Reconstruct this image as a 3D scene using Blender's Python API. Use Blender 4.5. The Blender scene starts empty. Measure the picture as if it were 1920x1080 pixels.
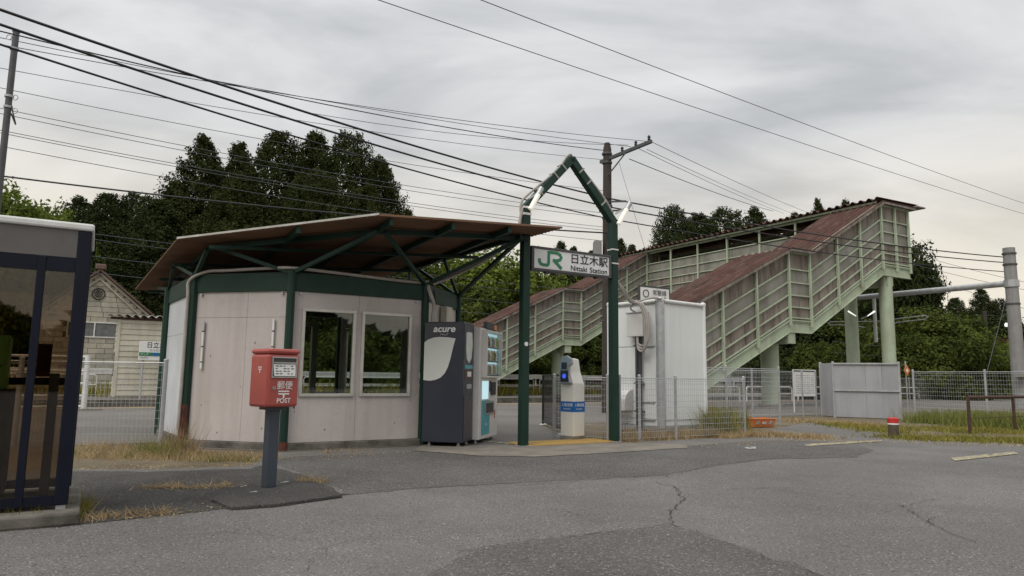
import bpy, math, random
import numpy as np
from mathutils import Vector, Matrix
random.seed(7); RNG = np.random.default_rng(7)
SC = bpy.context.scene
COL = SC.collection
R_ = math.radians

# ------------------------------------------------------------------ camera
FPX = 1300.0; PITCH = R_(7.28); ROLL = R_(0.73); EYE = Vector((0, 0, 1.1))
_F = Vector((0, math.cos(PITCH), math.sin(PITCH))); _U0 = Vector((0, -math.sin(PITCH), math.cos(PITCH))); _R0 = Vector((1, 0, 0))
_R = math.cos(ROLL)*_R0 + math.sin(ROLL)*_U0; _U = math.cos(ROLL)*_U0 - math.sin(ROLL)*_R0
cd = bpy.data.cameras.new('camera'); cam = bpy.data.objects.new('camera', cd); COL.objects.link(cam)
cd.sensor_width = 36; cd.lens = 36*FPX/1920; cd.clip_end = 3000; cd.clip_start = 0.05
cam.matrix_world = Matrix(((_R.x, _U.x, -_F.x, EYE.x), (_R.y, _U.y, -_F.y, EYE.y), (_R.z, _U.z, -_F.z, EYE.z), (0, 0, 0, 1)))
SC.camera = cam

# ------------------------------------------------------------------ sky, sun, exposure
SUN_EL, SUN_AZ = R_(52), R_(215)          # soft overcast sun, high behind the camera's left
w = bpy.data.worlds.new('World'); SC.world = w; w.use_nodes = True
nt = w.node_tree; nt.nodes.clear(); N = nt.nodes.new; Lk = nt.links.new
out = N('ShaderNodeOutputWorld'); mixs = N('ShaderNodeMixShader'); bgs = N('ShaderNodeBackground'); bgc = N('ShaderNodeBackground')
sky = N('ShaderNodeTexSky'); sky.sky_type = 'NISHITA'; sky.sun_disc = False; sky.sun_elevation = SUN_EL; sky.sun_rotation = SUN_AZ
bgs.inputs[1].default_value = 0.1; Lk(sky.outputs[0], bgs.inputs[0])
tc = N('ShaderNodeTexCoord'); sep = N('ShaderNodeSeparateXYZ'); Lk(tc.outputs['Generated'], sep.inputs[0])
def wmath(op, a, b=None, c=None):
    n = N('ShaderNodeMath'); n.operation = op
    for i, x in enumerate((a, b, c)):
        if x is None: continue
        if isinstance(x, (int, float)): n.inputs[i].default_value = x
        else: Lk(x, n.inputs[i])
    return n.outputs[0]
el = wmath('MAXIMUM', sep.outputs[2], 0.0)
den = wmath('ADD', el, 0.16)
cx = wmath('DIVIDE', sep.outputs[0], den); cy = wmath('DIVIDE', sep.outputs[1], den)
comb = N('ShaderNodeCombineXYZ'); Lk(cx, comb.inputs[0]); Lk(wmath('MULTIPLY', cy, 1.5), comb.inputs[1])
nz = N('ShaderNodeTexNoise'); nz.inputs['Scale'].default_value = 1.15; nz.inputs['Detail'].default_value = 7; nz.inputs['Roughness'].default_value = 0.52; nz.inputs['Distortion'].default_value = 0.5
Lk(comb.outputs[0], nz.inputs['Vector'])
ramp = N('ShaderNodeValToRGB'); ramp.color_ramp.interpolation = 'B_SPLINE'
e = ramp.color_ramp.elements; e[0].position = 0.36; e[0].color = (0.325, 0.34, 0.355, 1); e[1].position = 0.64; e[1].color = (0.66, 0.66, 0.655, 1)
Lk(nz.outputs['Fac'], ramp.inputs[0])
hor = N('ShaderNodeValToRGB'); h = hor.color_ramp.elements
h[0].position = 0.0; h[0].color = (1, 1, 1, 1); h[1].position = 0.33; h[1].color = (0, 0, 0, 1)
Lk(el, hor.inputs[0])
nz2 = N('ShaderNodeTexNoise'); nz2.inputs['Scale'].default_value = 1.1; nz2.inputs['Detail'].default_value = 6; Lk(comb.outputs[0], nz2.inputs['Vector'])
glow = wmath('MULTIPLY', hor.outputs[0], wmath('MULTIPLY_ADD', nz2.outputs['Fac'], 1.6, 0.2))
mixc = N('ShaderNodeMix'); mixc.data_type = 'RGBA'; mixc.clamp_factor = True; Lk(glow, mixc.inputs['Factor']); Lk(ramp.outputs[0], mixc.inputs['A'])
mixc.inputs['B'].default_value = (0.88, 0.79, 0.63, 1)
Lk(mixc.outputs['Result'], bgc.inputs[0])
Lk(wmath('MULTIPLY_ADD', wmath('MULTIPLY', el, el), 1.4, 0.98), bgc.inputs[1])   # an overcast sky brightens towards the zenith
mixs.inputs[0].default_value = 0.95; Lk(bgs.outputs[0], mixs.inputs[1]); Lk(bgc.outputs[0], mixs.inputs[2]); Lk(mixs.outputs[0], out.inputs[0])
sl = bpy.data.lights.new('sun', 'SUN'); sl.energy = 1.5; sl.angle = R_(35); sl.color = (1, 0.95, 0.88)
so = bpy.data.objects.new('sun', sl); COL.objects.link(so)
_d = Vector((math.sin(SUN_AZ)*math.cos(SUN_EL), math.cos(SUN_AZ)*math.cos(SUN_EL), math.sin(SUN_EL)))
so.rotation_euler = _d.to_track_quat('Z', 'Y').to_euler(); so.location = (0, 0, 40)
SC.view_settings.view_transform = 'Standard'; SC.view_settings.look = 'None'; SC.view_settings.exposure = 0.2; SC.view_settings.gamma = 1
try: SC.cycles.max_bounces = 6; SC.cycles.transparent_max_bounces = 16; SC.cycles.caustics_reflective = False; SC.cycles.caustics_refractive = False
except Exception: pass

# ------------------------------------------------------------------ frames and helpers
TH = R_(31)                                # the railway, the buildings and the gate share one axis, turned 31 degrees
US = Vector((math.cos(TH), math.sin(TH), 0)); VS = Vector((-math.sin(TH), math.cos(TH), 0)); ZZ = Vector((0, 0, 1))
def W(s, t, z=0.0): return US*s + VS*t + ZZ*z
def ray(px, py): return _F + (px-960)/FPX*_R + (540-py)/FPX*_U
def at(px, py, Y):
    d = ray(px, py); return EYE + d*(Y/d.y)
def gnd(px, py, z=0.0):
    d = ray(px, py); return EYE + d*((z-EYE.z)/d.z)
def V(*a): return Vector(a)

class MB:
    def __init__(s): s.v = []; s.f = []
    def add(s, vs, fs):
        o = len(s.v); s.v += [Vector(x) for x in vs]; s.f += [tuple(o+i for i in f) for f in fs]; return s
    def box(s, x0, x1, y0, y1, z0, z1):
        return s.add([(x0,y0,z0),(x1,y0,z0),(x1,y1,z0),(x0,y1,z0),(x0,y0,z1),(x1,y0,z1),(x1,y1,z1),(x0,y1,z1)],
                     [(0,3,2,1),(4,5,6,7),(0,1,5,4),(1,2,6,5),(2,3,7,6),(3,0,4,7)])
    def beam(s, p, q, wd, ht=None, up=ZZ):
        p = Vector(p); q = Vector(q); d = (q-p).normalized(); ht = ht or wd
        a = d.cross(Vector(up))
        if a.length < 1e-4: a = d.cross(Vector((1, 0, 0)))
        a.normalize(); b = a.cross(d).normalized(); a = a*wd/2; b = b*ht/2
        vs = [p-a-b, p+a-b, p+a+b, p-a+b, q-a-b, q+a-b, q+a+b, q-a+b]
        return s.add(vs, [(0,1,2,3),(7,6,5,4),(1,0,4,5),(2,1,5,6),(3,2,6,7),(0,3,7,4)])
    def tube(s, pts, r, n=8, cap=True):
        pts = [Vector(p) for p in pts]; m = len(pts); rs = r if isinstance(r, (list, tuple)) else [r]*m
        o = len(s.v); prev = None
        for i, p in enumerate(pts):
            d = (pts[min(i+1, m-1)] - pts[max(i-1, 0)]).normalized()
            if prev is None:
                a = d.cross(ZZ)
                if a.length < 1e-3: a = d.cross(Vector((1, 0, 0)))
            else: a = prev - d*prev.dot(d)
            a.normalize(); prev = a; b = d.cross(a)
            for k in range(n):
                th = 2*math.pi*k/n; s.v.append(p + (a*math.cos(th) + b*math.sin(th))*rs[i])
        for i in range(m-1):
            for k in range(n):
                k2 = (k+1) % n; s.f.append((o+i*n+k, o+i*n+k2, o+(i+1)*n+k2, o+(i+1)*n+k))
        if cap:
            s.f.append(tuple(o+k for k in reversed(range(n)))); s.f.append(tuple(o+(m-1)*n+k for k in range(n)))
        return s
    def prism(s, poly, vec):
        n = len(poly); poly = [Vector(p) for p in poly]; vec = Vector(vec); o = len(s.v)
        s.v += poly + [p+vec for p in poly]
        s.f.append(tuple(o+i for i in reversed(range(n)))); s.f.append(tuple(o+n+i for i in range(n)))
        for i in range(n):
            j = (i+1) % n; s.f.append((o+i, o+j, o+n+j, o+n+i))
        return s
    def sheet(s, poly): return s.add(poly, [tuple(range(len(poly)))])
    def lathe(s, c, prof, n=16):
        c = Vector(c); return s.tube([c+ZZ*z for r, z in prof], [max(r, 1e-4) for r, z in prof], n)
    def mesh(s, name, smooth=False, off=None):
        me = bpy.data.meshes.new(name); off = off or Vector((0, 0, 0))
        me.from_pydata([tuple(x-off) for x in s.v], [], s.f)
        if smooth:
            me.polygons.foreach_set('use_smooth', [True]*len(me.polygons))
            me.set_sharp_from_angle(angle=R_(42))
        me.update(); return me
    def build(s, name, mat, parent=None, bevel=0, smooth=False, off=None, kind=None):
        return link(name, s.mesh(name, smooth, off if off is not None else (Vector(parent['_o']) if parent is not None and '_o' in parent else None)), mat, parent, bevel, kind)
def link(name, me, mat, parent=None, bevel=0, kind=None):
    o = bpy.data.objects.new(name, me); COL.objects.link(o)
    if mat is not None and not me.materials: me.materials.append(mat)
    if parent is not None:
        o.parent = parent
        if '_o' in parent and parent.type == 'MESH': o['_o'] = parent['_o']
    if parent is not None and '_o' in parent: o['_o'] = parent['_o']
    if bevel:
        b = o.modifiers.new('bevel', 'BEVEL'); b.width = bevel; b.segments = 2; b.limit_method = 'ANGLE'; b.angle_limit = R_(40)
    if kind: o['kind'] = kind
    return o
def thing(name, label, cat, loc=(0, 0, 0), rot=0.0, group=None, off=(0, 0, 0)):
    o = bpy.data.objects.new(name, None); COL.objects.link(o); o.location = loc; o.rotation_euler = (0, 0, rot)
    o['label'] = label; o['category'] = cat; o['_o'] = tuple(off); o.empty_display_size = 0.2
    if group: o['group'] = group
    return o
def sthing(name, label, cat, s, t, group=None, z=0.0):
    """a thing whose parts are written in railway coordinates (s along the track, t across it)"""
    return thing(name, label, cat, W(s, t, z), TH, group, (s, t, z))
def tag(o, label, cat, group=None, kind=None):
    o['label'] = label; o['category'] = cat
    if group: o['group'] = group
    if kind: o['kind'] = kind
    return o
def struct(o): o['kind'] = 'structure'; return o

# ------------------------------------------------------------------ materials
def lin(r, g=None, b=None):
    if g is None: g = b = r
    f = lambda c: c/12.92 if c <= 0.04045 else ((c+0.055)/1.055)**2.4
    return (f(r/255), f(g/255), f(b/255), 1)
def mat(name, c1, c2=None, rough=0.6, metal=0.0, scale=3.0, detail=6, bump=0.0, bscale=None, streak=None, speck=None, dspeck=None, spec=0.5, coat=0.0, island=0.0, fac=(0.35, 0.65), emit=None):
    m = bpy.data.materials.new(name); m.use_nodes = True; t = m.node_tree; P = t.nodes['Principled BSDF']
    new = t.nodes.new; lk = t.links.new
    P.inputs['Roughness'].default_value = rough; P.inputs['Metallic'].default_value = metal
    P.inputs['Specular IOR Level'].default_value = spec; P.inputs['Coat Weight'].default_value = coat
    tco = new('ShaderNodeTexCoord'); c2 = c2 or tuple(x*0.8 for x in c1[:3])+(1,)
    def noise(sc, dt=6, mp=None):
        n = new('ShaderNodeTexNoise'); n.inputs['Scale'].default_value = sc; n.inputs['Detail'].default_value = dt; n.inputs['Roughness'].default_value = 0.6
        if mp:
            g = new('ShaderNodeMapping'); g.inputs['Scale'].default_value = mp; lk(tco.outputs['Object'], g.inputs[0]); lk(g.outputs[0], n.inputs['Vector'])
        else: lk(tco.outputs['Object'], n.inputs['Vector'])
        return n.outputs['Fac']
    def rng(x, a, b, lo=0.0, hi=1.0):
        r = new('ShaderNodeMapRange'); r.inputs[1].default_value = a; r.inputs[2].default_value = b; r.inputs[3].default_value = lo; r.inputs[4].default_value = hi; lk(x, r.inputs[0]); return r.outputs[0]
    def mix(f, a, b):
        x = new('ShaderNodeMix'); x.data_type = 'RGBA'
        if isinstance(f, float): x.inputs['Factor'].default_value = f
        else: lk(f, x.inputs['Factor'])
        for k, val in (('A', a), ('B', b)):
            if isinstance(val, tuple): x.inputs[k].default_value = val
            else: lk(val, x.inputs[k])
        return x.outputs['Result']
    n1 = noise(scale, detail); col = mix(rng(n1, *fac), c1, c2)
    if speck:
        sc, amt, cc = speck
        ns = noise(sc, 3); col = mix(rng(ns, 0.57, 0.70, 0, amt), col, cc)
    if dspeck:
        sc, amt, cc = dspeck
        ns = noise(sc, 3); col = mix(rng(ns, 0.44, 0.32, 0, amt), col, cc)
    if streak:
        cc, amt, mp = streak
        col = mix(rng(noise(1.0, 5, mp), 0.46, 0.72, 0, amt), col, cc)
    if island:
        g = new('ShaderNodeNewGeometry'); hs = new('ShaderNodeHueSaturation'); lk(col, hs.inputs['Color'])
        lk(rng(g.outputs['Random Per Island'], 0, 1, 1-island, 1+island), hs.inputs['Value']); col = hs.outputs[0]
    lk(col, P.inputs['Base Color'])
    if bump:
        b = new('ShaderNodeBump'); b.inputs['Strength'].default_value = bump; b.inputs['Distance'].default_value = 0.02
        lk(noise(bscale or scale*8, 4), b.inputs['Height']); lk(b.outputs[0], P.inputs['Normal'])
    if emit: P.inputs['Emission Color'].default_value = emit[0]; P.inputs['Emission Strength'].default_value = emit[1]
    return m
def glass(name, tint, rough=0.02, refl=1.0):
    m = bpy.data.materials.new(name); m.use_nodes = True; t = m.node_tree; t.nodes.clear(); new = t.nodes.new; lk = t.links.new
    o = new('ShaderNodeOutputMaterial'); mx = new('ShaderNodeMixShader'); tr = new('ShaderNodeBsdfTransparent'); gl = new('ShaderNodeBsdfGlossy'); fr = new('ShaderNodeFresnel')
    tr.inputs[0].default_value = tint; gl.inputs['Roughness'].default_value = rough; fr.inputs[0].default_value = 1.6
    mu = new('ShaderNodeMath'); mu.operation = 'MULTIPLY'; mu.use_clamp = True; mu.inputs[1].default_value = refl; lk(fr.outputs[0], mu.inputs[0]); lk(mu.outputs[0], mx.inputs[0])
    lk(tr.outputs[0], mx.inputs[1]); lk(gl.outputs[0], mx.inputs[2]); lk(mx.outputs[0], o.inputs[0]); return m
def foliage_mat(name, c1, c2, island=0.45, trans=0.3, scale=0.25):
    m = mat(name, c1, c2, rough=0.9, scale=scale, detail=3, island=island, spec=0.06); t = m.node_tree; P = t.nodes['Principled BSDF']
    tr = t.nodes.new('ShaderNodeBsdfTranslucent'); mx = t.nodes.new('ShaderNodeMixShader'); mx.inputs[0].default_value = trans
    src = P.inputs['Base Color'].links[0].from_socket; t.links.new(src, tr.inputs[0]); o = t.nodes['Material Output']
    t.links.new(P.outputs[0], mx.inputs[1]); t.links.new(tr.outputs[0], mx.inputs[2]); t.links.new(mx.outputs[0], o.inputs[0]); return m
M = dict(
 road=mat('old_asphalt', (0.205,0.196,0.187,1), (0.15,0.143,0.136,1), rough=0.95, scale=0.5, detail=12, bump=1.0, bscale=60, speck=(62, 0.9, (0.47,0.455,0.435,1)), dspeck=(50, 0.9, (0.045,0.043,0.041,1)), streak=((0.13,0.122,0.114,1), 0.5, (0.9,0.9,1)), spec=0.15),
 dark_road=mat('newer_asphalt', (0.088,0.084,0.079,1), (0.055,0.052,0.049,1), rough=0.95, scale=0.6, detail=12, bump=0.9, bscale=70, speck=(62, 0.75, (0.30,0.285,0.27,1)), dspeck=(50, 0.7, (0.03,0.028,0.026,1)), streak=((0.14,0.13,0.12,1), 0.6, (0.7,0.7,1)), spec=0.15),
 patch=mat('patched_asphalt', (0.145,0.139,0.132,1), (0.105,0.10,0.095,1), rough=0.95, scale=0.7, detail=12, bump=0.9, bscale=70, speck=(62, 0.85, (0.42,0.40,0.38,1)), dspeck=(55, 0.8, (0.04,0.038,0.035,1)), spec=0.15),
 platform=mat('platform_asphalt', (0.19,0.175,0.16,1), (0.14,0.13,0.12,1), rough=0.9, scale=0.4, bump=0.2, bscale=60, spec=0.2),
 crack=mat('crack_fill', (0.075,0.07,0.064,1), rough=1.0, spec=0.05),
 concrete=mat('concrete', (0.30,0.28,0.25,1), (0.21,0.195,0.17,1), rough=0.9, scale=2, bump=0.3, bscale=40, streak=((0.09,0.085,0.07,1), 0.6, (3,3,1)), spec=0.2),
 kerb=mat('threshold_concrete', (0.25,0.225,0.19,1), (0.17,0.155,0.135,1), rough=0.9, scale=2.5, bump=0.3, bscale=50, speck=(60,0.3,(0.12,0.11,0.1,1)), spec=0.2),
 plinth=mat('stained_plinth', (0.19,0.175,0.15,1), (0.075,0.07,0.06,1), rough=0.95, scale=3, bump=0.4, bscale=25, spec=0.2),
 dirt=mat('dirt', (0.20,0.165,0.115,1), (0.12,0.10,0.07,1), rough=1, scale=1.5, bump=0.6, bscale=30, speck=(30,0.4,(0.32,0.28,0.22,1)), spec=0.1),
 far_ground=mat('far_ground', (0.10,0.11,0.05,1), (0.16,0.14,0.09,1), rough=1, scale=0.15, bump=0.4, bscale=6, spec=0.1),
 ballast=mat('ballast', (0.16,0.135,0.115,1), (0.08,0.068,0.06,1), rough=1, scale=8, bump=1.0, bscale=16, spec=0.1),
 wall=mat('painted_panel', (0.55,0.50,0.482,1), (0.49,0.44,0.422,1), rough=0.5, scale=0.8, streak=((0.36,0.315,0.285,1), 0.6, (5,5,0.3)), speck=(5,0.16,(0.30,0.25,0.21,1)), dspeck=(22,0.1,(0.2,0.15,0.11,1)), bump=0.05, bscale=3),
 wall_light=mat('translucent_side_panel', (0.72,0.74,0.76,1), (0.60,0.62,0.65,1), rough=0.35, scale=1.5, streak=((0.52,0.53,0.55,1), 0.5, (5,5,0.4))),
 green=mat('green_painted_steel', (0.011,0.041,0.027,1), (0.009,0.031,0.021,1), rough=0.5, scale=3, bump=0.05, spec=0.3, streak=((0.022,0.048,0.036,1),0.3,(6,6,1))),
 green_rust=mat('rusted_post_foot', (0.13,0.035,0.02,1), (0.05,0.022,0.015,1), rough=0.85, scale=10, bump=0.4, bscale=40),
 roofbrown=mat('brown_roof_underside', (0.215,0.118,0.066,1), (0.165,0.088,0.05,1), rough=0.75, scale=1.2, streak=((0.11,0.058,0.036,1),0.6,(0.6,3,3))),
 flashing=mat('roof_edge_flashing', (0.55,0.54,0.5,1), (0.4,0.38,0.34,1), rough=0.5, scale=4),
 pipe=mat('grey_conduit', (0.42,0.39,0.36,1), (0.33,0.30,0.27,1), rough=0.45, scale=4),
 alu=mat('aluminium_frame', (0.62,0.60,0.55,1), (0.5,0.48,0.44,1), rough=0.35, metal=0.35, scale=6),
 galv=mat('galvanised_steel', (0.52,0.53,0.54,1), (0.40,0.41,0.42,1), rough=0.45, metal=0.5, scale=5, speck=(20,0.2,(0.3,0.28,0.25,1))),
 wire=mat('fence_wire', (0.50,0.51,0.52,1), (0.40,0.40,0.41,1), rough=0.45, metal=0.4, scale=2),
 black=mat('black_metal', (0.012,0.013,0.015,1), (0.02,0.02,0.022,1), rough=0.4),
 rubber=mat('cable_rubber', (0.014,0.014,0.016,1), rough=0.6, scale=5),
 thinwire=mat('aluminium_wire', (0.06,0.065,0.08,1), rough=0.5, scale=5),
 navy=mat('navy_frame', (0.006,0.008,0.017,1), (0.008,0.010,0.021,1), rough=0.45, scale=3, spec=0.22),
 white=mat('white_paint', (0.74,0.74,0.72,1), (0.62,0.62,0.6,1), rough=0.45, scale=3, streak=((0.4,0.38,0.34,1),0.35,(5,5,0.8))),
 cabinet=mat('cabinet_white', (0.80,0.82,0.81,1), (0.75,0.77,0.76,1), rough=0.4, scale=0.9, streak=((0.5,0.5,0.48,1),0.22,(5,5,0.3))),
 cream=mat('cream_siding', (0.60,0.57,0.46,1), (0.50,0.47,0.38,1), rough=0.6, scale=2, streak=((0.33,0.30,0.23,1),0.4,(5,5,0.5))),
 stone=mat('pale_stone_block', (0.52,0.48,0.40,1), (0.36,0.33,0.27,1), rough=0.9, scale=1.2, bump=0.3, bscale=14, island=0.0, streak=((0.22,0.2,0.16,1),0.5,(2,2,0.6))),
 stone2=mat('greyer_stone_block', (0.42,0.39,0.33,1), (0.30,0.28,0.24,1), rough=0.9, scale=1.4, bump=0.3, bscale=14, streak=((0.16,0.15,0.12,1),0.5,(2,2,0.6))),
 mortar=mat('dark_mortar', (0.17,0.155,0.13,1), rough=1, scale=3),
 tile=mat('red_brown_tile', (0.15,0.085,0.065,1), (0.10,0.065,0.052,1), rough=0.7, scale=5),
 red=mat('post_red', (0.42,0.092,0.075,1), (0.36,0.078,0.065,1), rough=0.42, scale=2.5, spec=0.4, streak=((0.36,0.06,0.05,1),0.4,(8,8,1)), coat=0.1),
 postgrey=mat('slate_post', (0.055,0.068,0.09,1), (0.045,0.055,0.072,1), rough=0.45, scale=4),
 chrome=mat('brushed_steel', (0.6,0.6,0.6,1), (0.45,0.45,0.45,1), rough=0.3, metal=0.8, scale=8),
 label=mat('label_white', (0.80,0.80,0.78,1), (0.74,0.74,0.72,1), rough=0.5, scale=4),
 ink=mat('print_black', (0.02,0.02,0.022,1), rough=0.6),
 vend_dark=mat('vending_charcoal', (0.022,0.026,0.042,1), (0.028,0.032,0.05,1), rough=0.38, scale=2, coat=0.15),
 vend_white=mat('vending_white', (0.70,0.68,0.66,1), (0.62,0.6,0.58,1), rough=0.4, scale=3),
 leafprint=mat('printed_leaf_white', (0.66,0.68,0.63,1), (0.62,0.64,0.6,1), rough=0.45, scale=2),
 teal=mat('vending_teal', (0.06,0.30,0.36,1), (0.10,0.38,0.44,1), rough=0.4, scale=3),
 cyan_lit=mat('lit_display_back', (0.45,0.62,0.66,1), (0.40,0.58,0.62,1), rough=0.6, emit=((0.55,0.82,0.9,1), 0.6)),
 jrgreen=mat('sign_green', (0.018,0.20,0.085,1), (0.016,0.18,0.075,1), rough=0.4),
 signwhite=mat('sign_face', (0.76,0.76,0.76,1), (0.70,0.70,0.70,1), rough=0.4, scale=2),
 signgrey=mat('sign_frame_grey', (0.07,0.068,0.075,1), (0.055,0.053,0.06,1), rough=0.5),
 icwhite=mat('reader_white', (0.76,0.74,0.69,1), (0.70,0.68,0.63,1), rough=0.4, scale=2),
 icdark=mat('reader_dark', (0.02,0.022,0.03,1), rough=0.25),
 silver=mat('reader_silver', (0.35,0.37,0.40,1), (0.30,0.32,0.35,1), rough=0.3, metal=0.5),
 blue=mat('label_blue', (0.012,0.13,0.42,1), (0.01,0.12,0.38,1), rough=0.45),
 bluelit=mat('reader_screen', (0.02,0.05,0.3,1), rough=0.3, emit=((0.05,0.12,1,1), 0.7)),
 yellow=mat('tactile_yellow', (0.52,0.34,0.10,1), (0.44,0.29,0.10,1), rough=0.8, scale=6, speck=(40,0.4,(0.3,0.24,0.15,1))),
 linepaint=mat('worn_yellow_line', (0.42,0.36,0.20,1), (0.19,0.175,0.155,1), rough=0.9, scale=11, fac=(0.44,0.54)),
 whiteline=mat('worn_white_line', (0.48,0.47,0.45,1), (0.17,0.16,0.15,1), rough=0.9, scale=22, fac=(0.44,0.54)),
 bridge=mat('pale_green_steel', (0.47,0.55,0.41,1), (0.40,0.47,0.345,1), rough=0.6, scale=1.2, bump=0.1, spec=0.3, streak=((0.20,0.17,0.10,1),0.42,(2.5,2.5,0.5)), speck=(5,0.14,(0.2,0.11,0.05,1))),
 bpanel=mat('weathered_wall_panel', (0.30,0.265,0.23,1), (0.215,0.185,0.16,1), rough=0.85, scale=1.2, spec=0.2, streak=((0.06,0.04,0.032,1),0.8,(4,4,0.5))),
 bpane=mat('cloudy_plastic_pane', (0.25,0.24,0.21,1), (0.17,0.163,0.14,1), rough=0.4, scale=0.9, spec=0.35, streak=((0.36,0.36,0.31,1),0.7,(1.5,1.5,0.4))),
 broof=mat('red_corrugated_roof', (0.095,0.044,0.034,1), (0.058,0.033,0.027,1), rough=0.85, scale=0.8, spec=0.2, streak=((0.14,0.095,0.075,1),0.7,(0.5,4,2)), speck=(3,0.3,(0.2,0.13,0.1,1))),
 hoard=mat('grey_hoarding', (0.36,0.365,0.38,1), (0.31,0.315,0.33,1), rough=0.5, scale=1, streak=((0.22,0.22,0.23,1),0.5,(4,4,0.4))),
 orange=mat('orange_plastic', (0.62,0.16,0.03,1), (0.5,0.13,0.025,1), rough=0.6, scale=4, streak=((0.6,0.45,0.3,1),0.4,(6,6,3))),
 wood=mat('old_pole_wood', (0.058,0.046,0.04,1), (0.04,0.032,0.028,1), rough=0.9, scale=3, bump=0.4, bscale=30),
 logwood=mat('bollard_wood', (0.12,0.095,0.065,1), (0.05,0.04,0.03,1), rough=0.95, scale=6, bump=0.6, bscale=30, streak=((0.06,0.06,0.03,1),0.6,(9,9,1))),
 bollard_red=mat('bollard_red', (0.55,0.03,0.025,1), (0.45,0.03,0.025,1), rough=0.5),
 rust=mat('rusty_pipe', (0.08,0.038,0.028,1), (0.05,0.025,0.02,1), rough=0.8, scale=6, bump=0.2),
 polecon=mat('concrete_pole', (0.30,0.295,0.29,1), (0.24,0.235,0.23,1), rough=0.8, scale=2, streak=((0.18,0.175,0.17,1),0.5,(6,6,0.5))),
 steelpole=mat('steel_pole', (0.10,0.10,0.105,1), (0.075,0.075,0.08,1), rough=0.5, metal=0.3, scale=4),
 lamp=mat('lit_tube', (0.8,0.78,0.7,1), rough=0.4, emit=((1,0.95,0.82,1), 0.35)),
 lamp_bright=mat('bright_lamp', (0.9,0.9,0.85,1), rough=0.4, emit=((0.95,1,0.9,1), 0.8)),
 phone=mat('phone_green', (0.20,0.44,0.08,1), (0.18,0.40,0.07,1), rough=0.4),
 darkin=mat('dark_interior', (0.05,0.045,0.04,1), (0.03,0.028,0.026,1), rough=0.8),
 inwall=mat('interior_wall', (0.42,0.39,0.33,1), (0.34,0.31,0.26,1), rough=0.7),
 bark=mat('bark', (0.055,0.043,0.032,1), (0.035,0.028,0.022,1), rough=1, scale=4, bump=0.4),
 cedar=foliage_mat('cedar_leaves', (0.025,0.034,0.010,1), (0.047,0.054,0.016,1), scale=0.16, trans=0.15),
 cedar2=foliage_mat('cypress_leaves', (0.026,0.036,0.013,1), (0.044,0.055,0.019,1), trans=0.15),
 leaf_light=foliage_mat('spring_leaves', (0.17,0.21,0.04,1), (0.105,0.145,0.03,1), trans=0.35),
 leaf_mid=foliage_mat('mid_green_leaves', (0.052,0.072,0.017,1), (0.095,0.115,0.026,1), trans=0.3),
 leaf_red=foliage_mat('maple_leaves', (0.085,0.020,0.022,1), (0.055,0.016,0.018,1), trans=0.3),
 grass=foliage_mat('green_grass', (0.17,0.205,0.05,1), (0.25,0.25,0.085,1), trans=0.4, scale=1.2),
 drygrass=foliage_mat('dry_grass_blades', (0.50,0.385,0.215,1), (0.36,0.265,0.15,1), trans=0.4, scale=1.5),
 weed=foliage_mat('yellow_green_weeds', (0.32,0.27,0.07,1), (0.20,0.20,0.05,1), trans=0.4, scale=1.0),
 winglass=glass('window_glass', (0.74,0.78,0.76,1), refl=1.6),
 boothglass=glass('brown_tinted_glass', (0.72,0.66,0.59,1), refl=1.0),
 clearglass=glass('clear_glass', (0.95,0.97,0.97,1), refl=0.25),
)

def text(s, size, mt, parent, pos, right, up, name='lettering', fit=None, bold=0.0, shear=0.0, align='CENTER', depth=0.001):
    cu = bpy.data.curves.new('t', 'FONT'); cu.body = s; cu.size = size; cu.align_x = align; cu.align_y = 'CENTER'; cu.offset = bold; cu.shear = shear; cu.extrude = depth; cu.resolution_u = 3
    o = bpy.data.objects.new('t', cu); COL.objects.link(o); bpy.context.view_layer.update()
    me = bpy.data.meshes.new_from_object(o.evaluated_get(bpy.context.evaluated_depsgraph_get())); bpy.data.objects.remove(o); bpy.data.curves.remove(cu)
    r = Vector(right).normalized(); u = Vector(up); u = (u - r*u.dot(r)).normalized(); n = r.cross(u); pos = Vector(pos)
    xs = [v.co.x for v in me.vertices]; k = 1.0
    if fit and xs: k = fit/max(1e-6, max(xs)-min(xs))
    base = Vector(parent['_o']) if parent is not None and '_o' in parent else Vector((0, 0, 0))
    for v in me.vertices:
        c = v.co.copy(); v.co = pos + r*(c.x*k) + u*c.y + n*c.z - base
    me.materials.clear(); return link(name, me, mt, parent)
def stroke(mb, pts, wd, org, r, u, n, th=0.006):
    """a broad flat line through 2-D points, laid on the plane (org, r, u)"""
    P = [Vector((x, y)) for x, y in pts]; Lp, Rp = [], []
    for i, p in enumerate(P):
        d1 = (P[i]-P[i-1]).normalized() if i else (P[1]-P[0]).normalized()
        d2 = (P[i+1]-P[i]).normalized() if i < len(P)-1 else d1
        nn = Vector((-(d1+d2).y, (d1+d2).x)).normalized(); k = 1/max(0.5, nn.dot(Vector((-d1.y, d1.x))))
        Lp.append(p+nn*wd/2*k); Rp.append(p-nn*wd/2*k)
    to3 = lambda q: Vector(org)+Vector(r)*q.x+Vector(u)*q.y
    for i in range(len(P)-1):
        mb.prism([to3(Lp[i]), to3(Rp[i]), to3(Rp[i+1]), to3(Lp[i+1])], Vector(n)*th)
def corrugated(mb, o, e1, e2, nrm, pitch, amp, seg=4):
    """sheet from o: ribs along e1 (full length), waves across e2"""
    o = Vector(o); e1 = Vector(e1); e2 = Vector(e2); nrm = Vector(nrm); L = e2.length; n = max(4, int(L/pitch*seg)); vs = []
    for i in range(n+1):
        q = o + e2*(i/n) + nrm*amp*math.sin(2*math.pi*i/seg + 0.4); vs += [q, q+e1]
    mb.add(vs, [(2*i, 2*i+1, 2*i+3, 2*i+2) for i in range(n)])

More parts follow.
